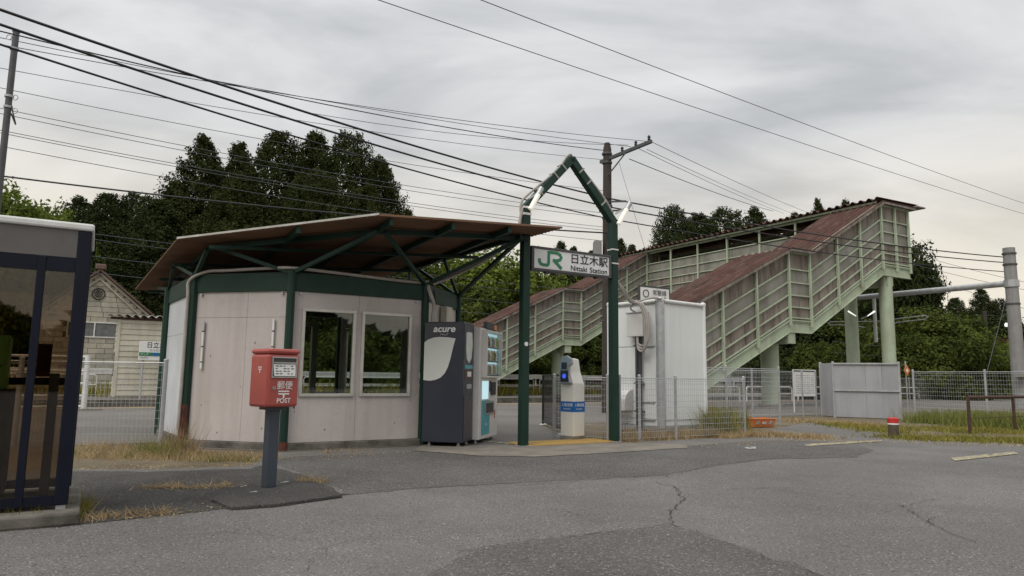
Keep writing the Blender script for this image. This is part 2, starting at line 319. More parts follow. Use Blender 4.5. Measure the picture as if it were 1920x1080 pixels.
# ================================================================== the setting: ground, asphalt, platforms, track
def sheet_w(name, pts, z, mt, kind='structure', parent=None):
    return MB().sheet([Vector((p[0], p[1], z)) for p in pts]).build(name, mt, parent, kind=None if parent is not None else kind)
def Wl(l): return [W(*p) for p in l]
T0, T1 = 24.95, 31.3                       # the two platform edges
sheet_w('ground', Wl([(-400,-400),(500,-400),(500,T0),(-400,T0)]), 0.0, M['dirt'])
mb = MB(); prof = [(T1,0),(42,0),(60,1.0),(110,4.0),(600,4.0)]
for (a, za), (b, zb) in zip(prof[:-1], prof[1:]):
    mb.sheet([W(-500,a,za), W(700,a,za), W(700,b,zb), W(-500,b,zb)])
mb.build('far_ground', M['far_ground'], kind='structure')
FARP = prof
def far_z(t): return float(np.interp(t, [p[0] for p in FARP], [p[1] for p in FARP]))
mb = MB().sheet(Wl([(-400,T0,-1.1),(500,T0,-1.1),(500,T1,-1.1),(-400,T1,-1.1)])); mb.build('track_bed', M['ballast'], kind='structure')
for nm, t, n in (('platform_face_near', T0, 1), ('platform_face_far', T1, -1)):
    MB().sheet([W(-400,t,-1.1), W(500,t,-1.1), W(500,t,0), W(-400,t,0)]).build(nm, M['plinth'], kind='structure')
for t in (26.6, 27.67):
    o = MB().beam(W(-80,t,-0.98), W(120,t,-0.98), 0.065, 0.15).build('track_rail', M['rust'], kind='structure')
road = sheet_w('road', [W(-60,10.6), gnd(140,880), gnd(300,880), gnd(470,874), gnd(497,858), W(2.15,10.2), W(4.6,10.2), W(4.75,9.5), W(11.05,9.3),
    gnd(1425,815), gnd(1462,803), gnd(1530,789), gnd(1560,795), gnd(1640,806), gnd(1665,823), gnd(1760,824), gnd(1920,833), W(25,7.2), W(90,7.0), W(90,-60), W(-60,-60)], 0.004, M['road'])
def rag(pts, amp=.035, step=.12):
    """break the drawn edge of an asphalt patch into a worn, uneven one"""
    Q = []; ph = random.uniform(0, 6)
    for a, b in zip(pts, pts[1:]+pts[:1]):
        n = max(1, int((b-a).length/step)); nn = Vector((-(b-a).y, (b-a).x, 0)).normalized()
        for i in range(n): Q.append(a.lerp(b, i/n) + nn*(random.gauss(0, amp*.5)+amp*math.sin(ph+i*.9)*(.3 if i else 0)))
    return Q
sheet_w('asphalt_strip', rag([gnd(100,992), gnd(250,974), gnd(440,953), gnd(650,929), gnd(600,905), gnd(560,890), gnd(497,872), gnd(470,880), gnd(300,885), gnd(130,885)]), 0.008, M['dark_road'])
sheet_w('asphalt_strip', rag([gnd(655,929), gnd(820,914), gnd(960,907), gnd(1100,900), gnd(1230,894), gnd(1330,876), gnd(1440,862), gnd(1600,858), gnd(1640,846), gnd(1600,832), gnd(1480,826), gnd(1400,828), gnd(1270,838), gnd(1150,843), gnd(900,852), gnd(780,847), gnd(540,857), gnd(503,866), gnd(564,889), gnd(604,904)]), 0.0065, M['patch'])
sheet_w('asphalt_patch', rag([gnd(700,1140), gnd(880,1034), gnd(1000,1018), gnd(1262,985), gnd(1400,1032), gnd(1545,1085), gnd(1600,1140)], .015), 0.008, M['patch'])
sheet_w('platform_near', Wl([(-60,12.3),(1.05,12.3),(1.05,11.5),(2.4,10.3),(4.6,10.3),(4.75,9.5),(7.8,9.5),(7.9,11.2),(9,13.6),(20,14.25),(90,14.25),(90,T0),(-60,T0)]), 0.006, M['platform'])
sheet_w('platform_far', Wl([(-60,T1),(90,T1),(90,39.0),(-60,39.0)]), 0.006, M['platform'])
for nm, a, b, mt in (('platform_edge_line', 24.2, 24.45, 'yellow'), ('platform_edge_coping', 24.62, 24.94, 'concrete'), ('platform_edge_coping', 31.31, 31.7, 'concrete')):
    sheet_w(nm, Wl([(-60,a),(90,a),(90,b),(-60,b)]), 0.011, M[mt])
sheet_w('threshold', [gnd(775,846), gnd(900,856), gnd(1000,858), gnd(1150,850), gnd(1290,841), gnd(1285,834), gnd(1160,831), gnd(1140,829), W(6.0,9.72), W(5.2,9.85), W(4.75,10.0), W(4.55,10.25)], 0.013, M['kerb'])
sheet_w('path_line', [W(5.35,11.55), W(5.45,11.45), W(6.15,9.72), W(5.98,9.72)], 0.013, M['linepaint'])
# cracks in the old asphalt: real open joints drawn as narrow dark strips
def crack(pts, wd):
    P = [gnd(*p) for p in pts]; Q = []
    for a, b in zip(P[:-1], P[1:]):
        n = max(2, int((b-a).length/0.07))
        for i in range(n): Q.append(a.lerp(b, i/n) + Vector((random.gauss(0, .018), random.gauss(0, .022), 0)))
    Q.append(P[-1]); mb = MB()
    for i in range(len(Q)-1):
        d = (Q[i+1]-Q[i]); n = Vector((-d.y, d.x, 0)).normalized()*wd*.55*random.uniform(.3, 1); mb.add([Q[i]-n, Q[i+1]-n, Q[i+1]+n, Q[i]+n], [(0, 1, 2, 3)])
    for v in mb.v: v.z = 0.0125
    o = mb.build('crack', M['crack'], road); o['kind'] = 'stuff'
for pts, wd in (([(860,1037),(1000,1017),(1130,1001),(1262,985)], .011), ([(1262,985),(1250,962),(1283,938),(1270,915),(1230,905)], .013), ([(1262,985),(1330,1005),(1400,1033),(1545,1085)], .007),
    ([(960,912),(1090,903),(1240,897),(1340,872),(1430,862),(1600,858),(1650,864)], .008), ([(1270,915),(1370,920),(1480,915),(1560,925),(1680,945),(1760,992),(1830,1020)], .008), ([(1690,952),(1750,938)], .006), ([(1745,990),(1750,970)], .007),
    ([(160,968),(300,962),(430,952)], .008), ([(640,928),(760,918),(960,908)], .007), ([(1060,960),(1130,985)], .004), ([(700,874),(860,862),(960,850)], .006), ([(780,925),(860,900),(940,880)], .005), ([(300,1010),(420,1000),(560,1012)], .005), ([(1480,1000),(1600,1030),(1700,1040)], .005), ([(560,1080),(610,1030),(700,1005)], .004)):
    crack(pts, wd)
# worn parking marks
def mark(pts, mt): sheet_w('parking_line', [gnd(*p) for p in pts], 0.0135, M[mt])
mark([(1508,834),(1655,826),(1652,829),(1512,838)], 'linepaint'); mark([(1783,860),(1900,848),(1910,852),(1790,866)], 'linepaint')
mark([(1396,840),(1417,839),(1417,843),(1398,843)], 'whiteline'); mark([(1850,852),(1862,851),(1863,853),(1851,854)], 'whiteline')
# manhole-free slab under the post box
slab = MB(); top = [gnd(396,935,.035), gnd(434,950,.035), gnd(520,944,.035), gnd(642,927,.035), gnd(600,910,.035), gnd(560,901,.035), gnd(470,905,.035), gnd(420,916,.035)]
slab.prism([p-ZZ*0.05 for p in top], ZZ*0.05)
o = slab.build('post_box_slab', M['dark_road'], kind='structure', bevel=0.01)
for pts in ([(450,920),(462,917),(463,918.3),(452,921.3)], [(468,930),(480,929),(482,930.5),(469,931.5)], [(525,912),(540,909.5),(541,910.7),(527,913.2)]):
    sheet_w('paint_fleck', [gnd(*p, .0) for p in pts], 0.0395, M['whiteline'], parent=o)

# tactile tiles between the gate posts
tp = sthing('tactile_paving', 'worn yellow tactile strip laid between the green gate posts', 'paving', 6.9, 9.72)
tile = MB().box(-.147, .147, -.147, .147, 0.006, 0.022)
for i in range(4): tile.box(-.105+i*.07-.014, -.105+i*.07+.014, -.13, .13, .022, .027)
tme = tile.mesh('tile')
for i in range(12):
    o = link('tile', tme, M['yellow'], tp); o.location = (-0.8+(i % 6)*0.30, -.17+.3*(i//6), 0.008)

# ================================================================== grasses (uncountable)
def blades(name, label, mt, centres, n, hmin, hmax, wd, spread, lean=0.5, z0=0.0):
    vs = np.zeros((n*3, 3)); C = np.array([[c[0], c[1]] for c in centres]); idx = RNG.integers(0, len(C), n)
    b = C[idx] + RNG.normal(0, spread, (n, 2)); h = RNG.uniform(hmin, hmax, n); a = RNG.uniform(0, 2*np.pi, n); ln = RNG.normal(0, lean, (n, 2))
    vs[0::3, :2] = b + np.c_[np.cos(a), np.sin(a)]*wd; vs[1::3, :2] = b - np.c_[np.cos(a), np.sin(a)]*wd
    vs[2::3, :2] = b + ln*h[:, None]; vs[2::3, 2] = h; vs[:, 2] += z0
    me = bpy.data.meshes.new(name); me.from_pydata(vs.tolist(), [], [(3*i, 3*i+1, 3*i+2) for i in range(n)]); me.update()
    o = link(name, me, M[mt]); tag(o, label, 'grass', kind='stuff'); return o
def along(a, b, k, jit=0.0):
    return [a.lerp(b, (i+.5)/k) + Vector((random.gauss(0, jit), random.gauss(0, jit), 0)) for i in range(k)]
blades('dry_grass', 'dry straw coloured grass at the foot of the left mesh fence', 'drygrass', along(gnd(130,858), gnd(350,858), 24, .08)+along(gnd(150,842), gnd(350,842), 20, .06)+along(gnd(330,862), gnd(490,864), 12, .05), 2900, .02, .17, .0035, .13, .8)
blades('green_grass', 'green tuft of grass beside the left fence post', 'grass', along(gnd(270,852), gnd(330,858), 7, .05), 300, .06, .3, .005, .07, .45)
blades('fence_weeds', 'green weeds mixed into the dry grass by the left fence', 'grass', along(gnd(150,852), gnd(480,866), 12, .1), 420, .03, .13, .006, .08, .6)
blades('tall_dry_grass', 'tall dry grass at the corner of the waiting room', 'drygrass', along(gnd(310,850), gnd(348,852), 6, .05), 330, .12, .5, .0035, .07, .35)
blades('fallen_straw', 'fallen straw lying on the dark asphalt left of the post box', 'drygrass', along(gnd(275,916), gnd(425,914), 10, .03), 420, .01, .06, .004, .07, 2.2, .008)
blades('slab_grass', 'small dry grass fringe behind the post box slab', 'drygrass', along(gnd(560,902), gnd(610,906), 5, .02), 180, .03, .1, .003, .04, .7)
blades('road_edge_straw', 'straw and weeds along the asphalt joint by the booth', 'drygrass', along(gnd(150,976), gnd(240,966), 6, .04)+along(gnd(250,972), gnd(330,962), 4, .03), 360, .01, .07, .004, .05, 1.4, .008)
blades('booth_weeds', 'green weeds growing against the booth base', 'weed', along(gnd(0,992), gnd(60,985), 4, .03)+along(gnd(140,975), gnd(160,950), 4, .02), 300, .03, .16, .006, .04, .5)
blades('verge_weeds', 'yellow green weeds on the verge behind the red topped bollard', 'weed', along(gnd(1690,822), gnd(1960,830), 30, .15)+along(gnd(1690,805), gnd(1960,812), 30, .3)+along(gnd(1560,796), gnd(1690,812), 16, .2), 9000, .02, .11, .012, .28, .6)
blades('verge_tall_grass', 'taller green grass behind the rusty pipe barrier', 'grass', along(gnd(1720,793), gnd(1960,800), 26, .35)+along(gnd(1840,800), gnd(1960,806), 16, .3), 7000, .1, .45, .012, .35, .35)
blades('verge_dry_grass', 'dry brown grass in front of the grey hoarding', 'drygrass', along(gnd(1490,790), gnd(1690,803), 20, .2)+along(gnd(1420,816), gnd(1540,822), 10, .1), 4200, .02, .12, .01, .22, .6)
blades('yard_grass', 'dry grass under the white equipment cabinet', 'drygrass', along(W(8.0,9.65), W(11,9.7), 20, .05)+along(W(8.3,10.2), W(11.2,10.3), 16, .12), 3800, .04, .22, .006, .13, .5)
blades('yard_bush', 'weedy clump inside the mesh fence corner beside the cabinet', 'weed', along(W(10.6,9.9), W(11.6,10.6), 6, .1), 2200, .1, .65, .012, .16, .3)
blades('fence_edge_grass', 'dry tufts at the end of the front mesh fence', 'drygrass', along(W(10.2,9.3), W(11.3,9.35), 10, .04)+along(W(11.2,9.6), W(12.2,10.4), 6, .1), 1300, .03, .16, .006, .07, .7)
blades('wall_foot_weeds', 'few weeds along the concrete foot of the waiting room', 'drygrass', along(gnd(360,852), gnd(520,860), 14, .03)+along(gnd(600,851), gnd(700,846), 4, .03), 520, .02, .1, .004, .04, .7)
blades('far_platform_weeds', 'brown weeds growing behind the far platform', 'weed', along(W(-10,36.6), W(60,36.6), 80, .5), 9000, .2, .9, .03, .5, .4)

# ================================================================== waiting room
wr = sthing('waiting_room', 'octagonal waiting room with pinkish grey panels, green corner posts and brown roof', 'building', 3.5, 12.7)
OC = [(1.1,13.85),(1.27,11.61),(2.45,10.42),(4.6,10.42),(5.8,11.62),(5.8,13.77),(4.6,14.97),(2.45,14.97)]   # A..H
CEN = V(3.525, 12.695, 0)
def P3(i, z=0.0, outset=0.0):
    x, y = OC[i % 8]; d = (V(x, y, 0)-CEN); d = d.normalized()*outset; return V(x+d.x, y+d.y, z)
mb = MB(); mb.prism([P3(i, 0, .05) for i in range(8)], (0, 0, .10)); mb.build('plinth', M['plinth'], wr, bevel=.012)
MB().prism([P3(i, .102, -.08) for i in range(8)], (0, 0, .01)).build('floor_slab', M['concrete'], wr)
ZB, ZP, ZT = 0.105, 2.32, 2.60
def face(i):
    a, b = P3(i), P3(i+1); d = (b-a).normalized(); n = V(d.y, -d.x, 0)
    if n.dot(a-CEN) < 0: n = -n
    return a, b, d, n, (b-a).length
def wallbox(name, i, x0, x1, z0, z1, mt, th=.05, inset=0.0, bevel=0, parent=None):
    a, b, d, n, L = face(i); mb = MB(); o = a - n*inset
    mb.prism([o+d*x0+ZZ*z0, o+d*x1+ZZ*z0, o+d*x1+ZZ*z1, o+d*x0+ZZ*z1], -n*th); return mb.build(name, mt, parent or wr, bevel)
for i in range(8):                                   # corner posts, green band
    p = P3(i, 0, .012); a, b, d, n, L = face(i)
    o = MB().tube([p+ZZ*.02, p+ZZ*2.62], .062, 8).build('corner_post', M['green'], wr)
    if i in (1, 2): MB().tube([P3(i, .0, .03), P3(i, .12 if i == 2 else .62, .02)], [.068, .066], 8).build('rusted_foot', M['green_rust'], o)
    wallbox('top_band', i, .0, L, ZP+.002, ZT, M['green'], .07, -.012)
# solid panels
def panel(i, x0, x1, z0, z1, mt='wall', seam=True): return wallbox('wall_panel', i, x0, x1, z0, z1, M[mt], .05, .02)
a, b, d, n, L = face(1)                              # front left face: three boards, joints just open
for x0, x1, z0, z1 in ((.05,.94,ZB,1.93),(.944,L-.05,ZB,1.93),(.05,.94,1.934,ZP),(.944,L-.05,1.934,ZP)): panel(1, x0, x1, z0, z1)
a, b, d, n, L = face(0)                              # left face: pale translucent boards
for x0, x1, z0, z1 in ((.05,.98,ZB,1.72),(.985,L-.05,ZB,1.72),(.05,.98,1.725,ZP),(.985,L-.05,1.725,ZP)): panel(0, x0, x1, z0, z1, 'wall_light')
a, b, d, n, L = face(2)                              # front face with two windows (s from 2.45 to 4.60)
wins = ((.215,.975),(1.135,1.90)); ZW0, ZW1 = .80, 2.045
for x0, x1, z0, z1 in ((.05,1.05,ZB,ZW0),(1.054,L-.05,ZB,ZW0),(.05,1.05,ZW1,ZP),(1.054,L-.05,ZW1,ZP),(.05,wins[0][0],ZW0+.002,ZW1-.002),(wins[0][1],wins[1][0],ZW0+.002,ZW1-.002),(wins[1][1],L-.05,ZW0+.002,ZW1-.002)): panel(2, x0, x1, z0, z1)
def window(i, x0, x1, z0, z1, mt='winglass'):
    a, b, d, n, L = face(i); f = MB(); o = a + n*.012; k = .032
    for q0, q1, r0, r1 in ((x0-k,x1+k,z0-k,z0+k*.4),(x0-k,x1+k,z1-k*.4,z1+k),(x0-k,x0+k*.4,z0+k*.4+.001,z1-k*.4-.001),(x1-k*.4,x1+k,z0+k*.4+.001,z1-k*.4-.001)):
        f.prism([o+d*q0+ZZ*r0, o+d*q1+ZZ*r0, o+d*q1+ZZ*r1, o+d*q0+ZZ*r1], -n*.085)
    fr = f.build('window', M['alu'], wr, bevel=.004)
    g = MB(); o = a - n*.02; g.prism([o+d*x0+ZZ*z0, o+d*x1+ZZ*z0, o+d*x1+ZZ*z1, o+d*x0+ZZ*z1], -n*.005); g.build('pane', M[mt], fr)
for x0, x1 in wins: window(2, x0, x1, ZW0, ZW1)
a, b, d, n, L = face(3)
panel(3, .05, L-.05, ZB, ZP)
for i in (4, 5, 7):                                  # side and rear faces with large windows
    a, b, d, n, L = face(i)
    panel(i, .06, L-.06, ZB, .62, 'wall'); panel(i, .06, L-.06, 2.1, ZP, 'wall'); panel(i, .06, .16, .622, 2.098); panel(i, L-.16, L-.06, .622, 2.098)
    window(i, .20, L-.20, .68, 2.05, 'clearglass')
# rear face towards the platform: a doorway left open, jambs of pale wood
wallbox('door_jamb', 6, .50, .62, ZB, 2.1, M['inwall'], .12, .0); wallbox('door_jamb', 6, 1.45, 1.57, ZB, 2.1, M['inwall'], .12, .0)
wallbox('door_head', 6, .50, 1.57, 2.102, 2.2, M['inwall'], .12, .0); wallbox('wall_panel', 6, .05, .49, ZB, .72, M['wall'], .05, .02); wallbox('wall_panel', 6, 1.58, 2.1, ZB, .72, M['wall'], .05, .02)
wallbox('notice_board', 4, .35, .95, 1.1, 1.85, M['inwall'], .03, .12)
MB().prism([P3(i, 2.45, -.07) for i in range(8)], (0, 0, .03)).build('ceiling', M['inwall'], wr)
MB().box(2.2, 4.8, 14.1, 14.45, .40, .45).build('bench_seat', M['inwall'], wr)
for x in (2.4, 4.6): MB().box(x-.03, x+.03, 14.15, 14.4, .112, .398).build('bench_leg', M['black'], wr)
# short white stubs of a removed notice board on the front left face
a, b, d, n, L = face(1)
for x in (.22, 1.42):
    for z0, z1, mt in ((1.73,1.87,'galv'),(1.50,1.71,'white'),(1.27,1.48,'white'),(1.16,1.25,'white'),(1.712,1.728,'rust'),(1.482,1.498,'rust'),(1.252,1.268,'rust')):
        if mt == 'galv' and x > 1: z0, z1, mt = 1.735, 1.90, 'white'
        MB().prism([a+d*(x-.016)+ZZ*z0+n*.0, a+d*(x+.016)+ZZ*z0, a+d*(x+.016)+ZZ*z1, a+d*(x-.016)+ZZ*z1], n*.022).build('bracket_strip', M[mt], wr)
for i in (1, 2):
    a, b, d, n, L = face(i)
    for x in (.14, L-.14):
        MB().tube([a+d*x+ZZ*2.285-n*.02, a+d*x+ZZ*2.285+n*.02], .018, 8).build('screw_cap', M['galv'], wr)
# rust spots and scars on the panels
for i, x, z, sz in ((2,.13,.62,.03),(2,.14,.55,.018),(1,.35,1.35,.016),(1,.9,.9,.012),(2,1.2,.5,.012),(1,.25,.62,.014),(1,1.1,1.55,.02),(2,1.7,.35,.016),(2,.6,.28,.02),(1,.55,.22,.025),(1,1.3,.3,.018),(2,1.95,.7,.015)):
    a, b, d, n, L = face(i); o = a - n*.02 + d*x + ZZ*z; k = [random.uniform(.3, 1)*sz for _ in range(7)]
    MB().prism([o + d*(k[q]*.6*math.cos(q*.9)) + ZZ*(k[q]*1.5*math.sin(q*.9)) for q in range(7)], n*.0015).build('rust_spot', M['rust'], wr)
# roof: one tilted corrugated sheet, low on the left, carried on green steel
def rz(s, t):
    x = s*US.x + t*VS.x; return 3.40 + .075*x
RP = [(.93,11.05),(3.2,8.86),(6.24,8.86),(5.85,10.9),(5.25,12.95),(5.2,16.4),(.66,16.4)]
def clip_t(s_or_t, axis):
    xs = []
    for (x0, y0), (x1, y1) in zip(RP, RP[1:]+RP[:1]):
        a0, a1, b0, b1 = (y0, y1, x0, x1) if axis == 't' else (x0, x1, y0, y1)
        if (a0-s_or_t)*(a1-s_or_t) < 0: xs.append(b0+(b1-b0)*(s_or_t-a0)/(a1-a0))
    return (min(xs), max(xs)) if len(xs) >= 2 else None
mb = MB(); pitch = .076; nn = int((16.4-8.86)/pitch*4); prev = None
for k in range(nn+1):
    t = 8.862 + (16.396-8.862)*k/nn; c = clip_t(t, 't')
    if not c: continue
    z = .016*math.sin(2*math.pi*k/4+.5); cur = [V(c[0]+(c[1]-c[0])*q, t, rz(c[0]+(c[1]-c[0])*q, t)+z) for q in (0, 1)]
    if prev: mb.add(prev+cur, [(0, 1, 3, 2)])
    prev = cur
roof = mb.build('roof', M['roofbrown'], wr)
so2 = roof.modifiers.new('sheet', 'SOLIDIFY'); so2.thickness = .004
def R3(s, t, dz): return V(s, t, rz(s, t)+dz)
MB().beam(R3(.93,11.05,.01), R3(3.2,8.86,.01), .02, .028).build('edge_flashing', M['flashing'], roof)
MB().beam(R3(3.2,8.86,.0), R3(6.24,8.86,.0), .012, .03).build('edge_trim', M['roofbrown'], roof)
for p, q in (((1.4,11.25),(3.42,9.5)), ((3.42,9.5),(5.95,9.4)), ((5.75,9.3),(5.1,12.9)), ((1.42,11.2),(1.15,16.2))):
    MB().beam(R3(*p,-.085), R3(*q,-.085), .06, .075).build('rim_beam', M['green'], wr)
for s in (2.35, 3.4, 4.35, 5.3):
    c = clip_t(s, 's'); MB().beam(R3(s, c[0]+.05, -.075), R3(s, min(c[1], 16.3), -.075), .055, .09).build('rafter', M['green'], wr)
for t in (10.8, 12.4, 14.0, 15.6):
    c = clip_t(t, 't'); MB().beam(R3(c[0]+.15, t, -.15), R3(c[1]-.1, t, -.15), .05, .05).build('purlin', M['green'], wr)
for i, tops in ((2, ((1.5,11.0),(3.35,9.3))), (3, ((3.45,9.3),(5.75,9.3))), (4, ((5.75,9.4),(5.35,12.4),(5.3,11.2))), (1, ((1.35,11.1),(1.1,12.6))), (0, ((1.05,12.8),(1.0,15.2))), (5, ((5.2,12.6),(5.2,15.0))), (6, ((4.35,15.9),)), (7, ((2.35,15.9),))):
    for tp_ in tops:
        MB().beam(P3(i, ZT-.02, 0), R3(*tp_, -.13), .055, .055).build('strut', M['green'], wr)
# grey conduit running along the top band, down the left corner, and over to the gate
def conduit(name, pts, r, parent, mt='pipe', n=8, sub=4):
    P = [Vector(p) for p in pts]; Q = []
    for i in range(len(P)-1):
        p0, p1, p2, p3 = P[max(i-1, 0)], P[i], P[i+1], P[min(i+2, len(P)-1)]
        for k in range(sub):
            u = k/sub; Q.append(.5*((2*p1)+(p2-p0)*u+(2*p0-5*p1+4*p2-p3)*u*u+(3*p1-p0-3*p2+p3)*u**3))
    Q.append(P[-1]); return MB().tube(Q, r, n).build(name, M[mt], parent, smooth=True)
def wf(i, x, z, o=.05):
    a, b, d, n, L = face(i); return a+d*x+n*o+ZZ*z
conduit('conduit', [P3(1,.25,.11), P3(1,.9,.10), P3(1,1.6,.10), P3(1,2.25,.10), P3(1,2.5,.09), wf(1,.22,2.635,.03), wf(1,.6,2.645,.03), wf(1,1.3,2.66,.04), P3(2,2.655,.04), wf(2,.5,2.645,.03), wf(2,1.2,2.62,.04), wf(2,1.8,2.60,.05), P3(3,2.62,.05), V(4.95,10.3,2.72), V(5.4,9.9,3.02), V(5.72,9.62,3.3), V(5.86,9.5,3.46)], .024, wr)
conduit('conduit', [V(4.7,10.33,2.58), V(5.1,10.15,2.78), V(5.5,9.75,3.06), V(5.78,9.55,3.34), V(5.86,9.5,3.55)], .018, wr)
conduit('conduit', [P3(3,2.56,.05), P3(3,2.4,.12), V(4.72,10.33,2.25), V(4.71,10.34,2.0), V(4.68,10.33,1.5)], .03, wr)
conduit('cable', [V(4.74,10.4,2.5), V(4.76,10.36,2.3), V(4.74,10.36,2.05), V(4.73,10.36,1.5)], .014, wr, 'rubber')
wallbox('switch_box', 3, .75, 1.05, 1.95, 2.30, M['cream'], .12, -.12, .01)

# ================================================================== entrance gate and its sign
gt = sthing('entrance_gate', 'dark green steel entrance gate with pointed top beside the vending machines', 'gate', 6.85, 9.47)
GL, GR, TG = 5.93, 7.77, 9.47
SH, AP = 3.88, 4.86; gm = (GL+GR)/2
for s in (GL, GR):
    o = MB().box(s-.065, s+.065, TG-.065, TG+.065, .0, SH).build('gate_post', M['green'], gt, bevel=.008)
    MB().box(s-.1, s+.1, TG-.1, TG+.1, .015, .025).build('base_plate', M['galv'], o)
for s, sg in ((GL, 1), (GR, -1)):
    mb = MB(); mb.beam(V(s, TG, SH-.02), V(gm+sg*.012, TG, AP), .125, .13, (0, 1, 0)); o = mb.build('rafter', M['green'], gt, bevel=.006)
    for q in (.28, .62, .8):
        p = V(s, TG, SH).lerp(V(gm, TG, AP), q); dd = (V(gm, TG, AP)-V(s, TG, SH)).normalized(); MB().beam(p-dd*.012, p+dd*.012, .142, .15, (0, 1, 0)).build('cable_tie', M['pipe'], o)
conduit('conduit', [V(GL-.09,TG-.0,3.35), V(GL-.10,TG,3.55), V(GL-.085,TG,3.7), V(GL-.09,TG,SH+.02), V(GL+.02,TG,SH+.19), V(gm-.3,TG,AP-.26), V(gm-.05,TG,AP+.06), V(gm+.1,TG,AP-.03), V(GR-.25,TG-.02,SH+.42), V(GR-.02,TG-.03,SH+.12)], .02, gt)
conduit('conduit', [V(5.86,9.5,3.3), V(GL-.12,TG,3.35), V(GL-.11,TG,3.6), V(GL-.06,TG-.02,SH-.02)], .028, gt)
for z in (3.75, SH-.02): MB().box(GL-.072, GL+.072, TG-.072, TG+.072, z-.018, z+.018).build('strap', M['white'], gt)
for z in (3.35, 3.1): MB().box(GR-.072, GR+.072, TG-.072, TG+.072, z-.012, z+.012).build('strap', M['white'], gt)
MB().tube([V(GL+.0,TG-.066,1.62), V(GL+.0,TG-.072,1.62)], .035, 14).build('round_sticker', M['label'], gt)
# tube lamps clipped to the shoulders
for nm, a, b in (('left', V(GL+.02,TG-.10,SH-.08), V(GL+.24,TG-.12,SH+.33)), ('right', V(GR+.02,TG-.12,SH-.10), V(GR+.26,TG-.18,SH+.34))):
    lp = sthing('tube_lamp', 'lit white tube lamp clipped to the %s shoulder of the green gate' % nm, 'lamp', a.x, a.y, 'lamps on the entrance gate', a.z)
    MB().tube([a.lerp(b, .05), a.lerp(b, .7)], .042, 10).build('lit_tube', M['lamp'], lp, smooth=True); MB().tube([a.lerp(b, .7), b], .045, 10).build('lamp_holder', M['galv'], lp, smooth=True)
    MB().beam(a.lerp(b, .82), V(a.x, TG-.05, a.lerp(b, .5).z), .03).build('bracket', M['galv'], lp)
sg = sthing('station_sign', 'white station name sign with green logo hung between the gate posts', 'sign', gm, TG-.02, z=2.83)
s0, s1, z0, z1 = GL+.09, GR-.085, 2.83, 3.235; ty = TG-.055
MB().box(s0+.05, s1-.05, ty, ty+.11, z0+.04, z1-.04).build('face_panel', M['signwhite'], sg)
fr = MB()
for b in ((s0,s1,ty-.012,ty+.122,z1-.042,z1),(s0,s1,ty-.012,ty+.122,z0,z0+.042),(s0,s0+.052,ty-.012,ty+.122,z0+.0425,z1-.0425),(s1-.052,s1,ty-.012,ty+.122,z0+.0425,z1-.0425)): fr.box(*b)
fr.build('frame', M['signgrey'], sg, bevel=.006)
for s in (s0+.33, s1-.3): MB().box(s-.03, s+.03, ty+.02, ty+.09, z0-.03, z0-.001).build('hanger', M['signgrey'], sg)
X, Z = V(1, 0, 0), V(0, 0, 1); yf = ty-.003
lg = MB(); org = V(s0+.15, yf, z0+.085)
k = 1.0
sq = lambda pts: [(x*.315, y*.25) for x, y in pts]
stroke(lg, sq([(.02*k,.48*k),(.02*k,.28*k),(.10*k,.13*k),(.24*k,.085*k),(.40*k,.085*k),(.52*k,.085*k),(.58*k,.16*k),(.60*k,.30*k),(.60*k,.95*k),(.70*k,.97*k),(1.12*k,.97*k),(1.32*k,.88*k),(1.40*k,.70*k),(1.32*k,.52*k),(1.12*k,.45*k),(.86*k,.45*k)]), .05, org, X, Z, V(0,-1,0), .003)
stroke(lg, sq([(.93*k,.46*k),(1.42*k,-.06*k)]), .055, org-V(0,.0005,0), X, Z, V(0,-1,0), .003)
lg.build('logo', M['jrgreen'], sg)
text('日立木駅', .18, M['ink'], sg, V(s1-.485, yf-.001, z1-.15), X, Z, fit=.78, bold=.002)
text('Nittaki', .125, M['ink'], sg, V(s1-.705, yf-.001, z0+.1), X, Z, fit=.34, bold=.0012)
text('Station', .125, M['ink'], sg, V(s1-.285, yf-.001, z0+.1), X, Z, fit=.38, bold=.0012)

# ================================================================== vending machines
def vframe(p, z=0):     # local frame: x along the machine's front, y into the machine
    return W(p[0], p[1], z)
ang = TH + R_(45)
def vmachine(name, label, p, wd, dp, ht, body):
    t = thing(name, label, 'vending machine', W(*p), ang); MB().box(0, wd, 0, dp, .07, ht).build('cabinet', M[body], t, bevel=.012)
    for x in (.08, wd-.08):
        for y in (.08, dp-.1): MB().lathe(V(x, y, 0), [(.035, .013), (.035, .03), (.02, .031), (.02, .075)], 8).build('foot', M['chrome'], t)
    return t
fwd = V(1, 0, 0)
vm = vmachine('vending_machine', 'dark charcoal vending machine with white leaf print on its side', (4.98, 9.74), .55, .66, 1.95, 'vend_dark')
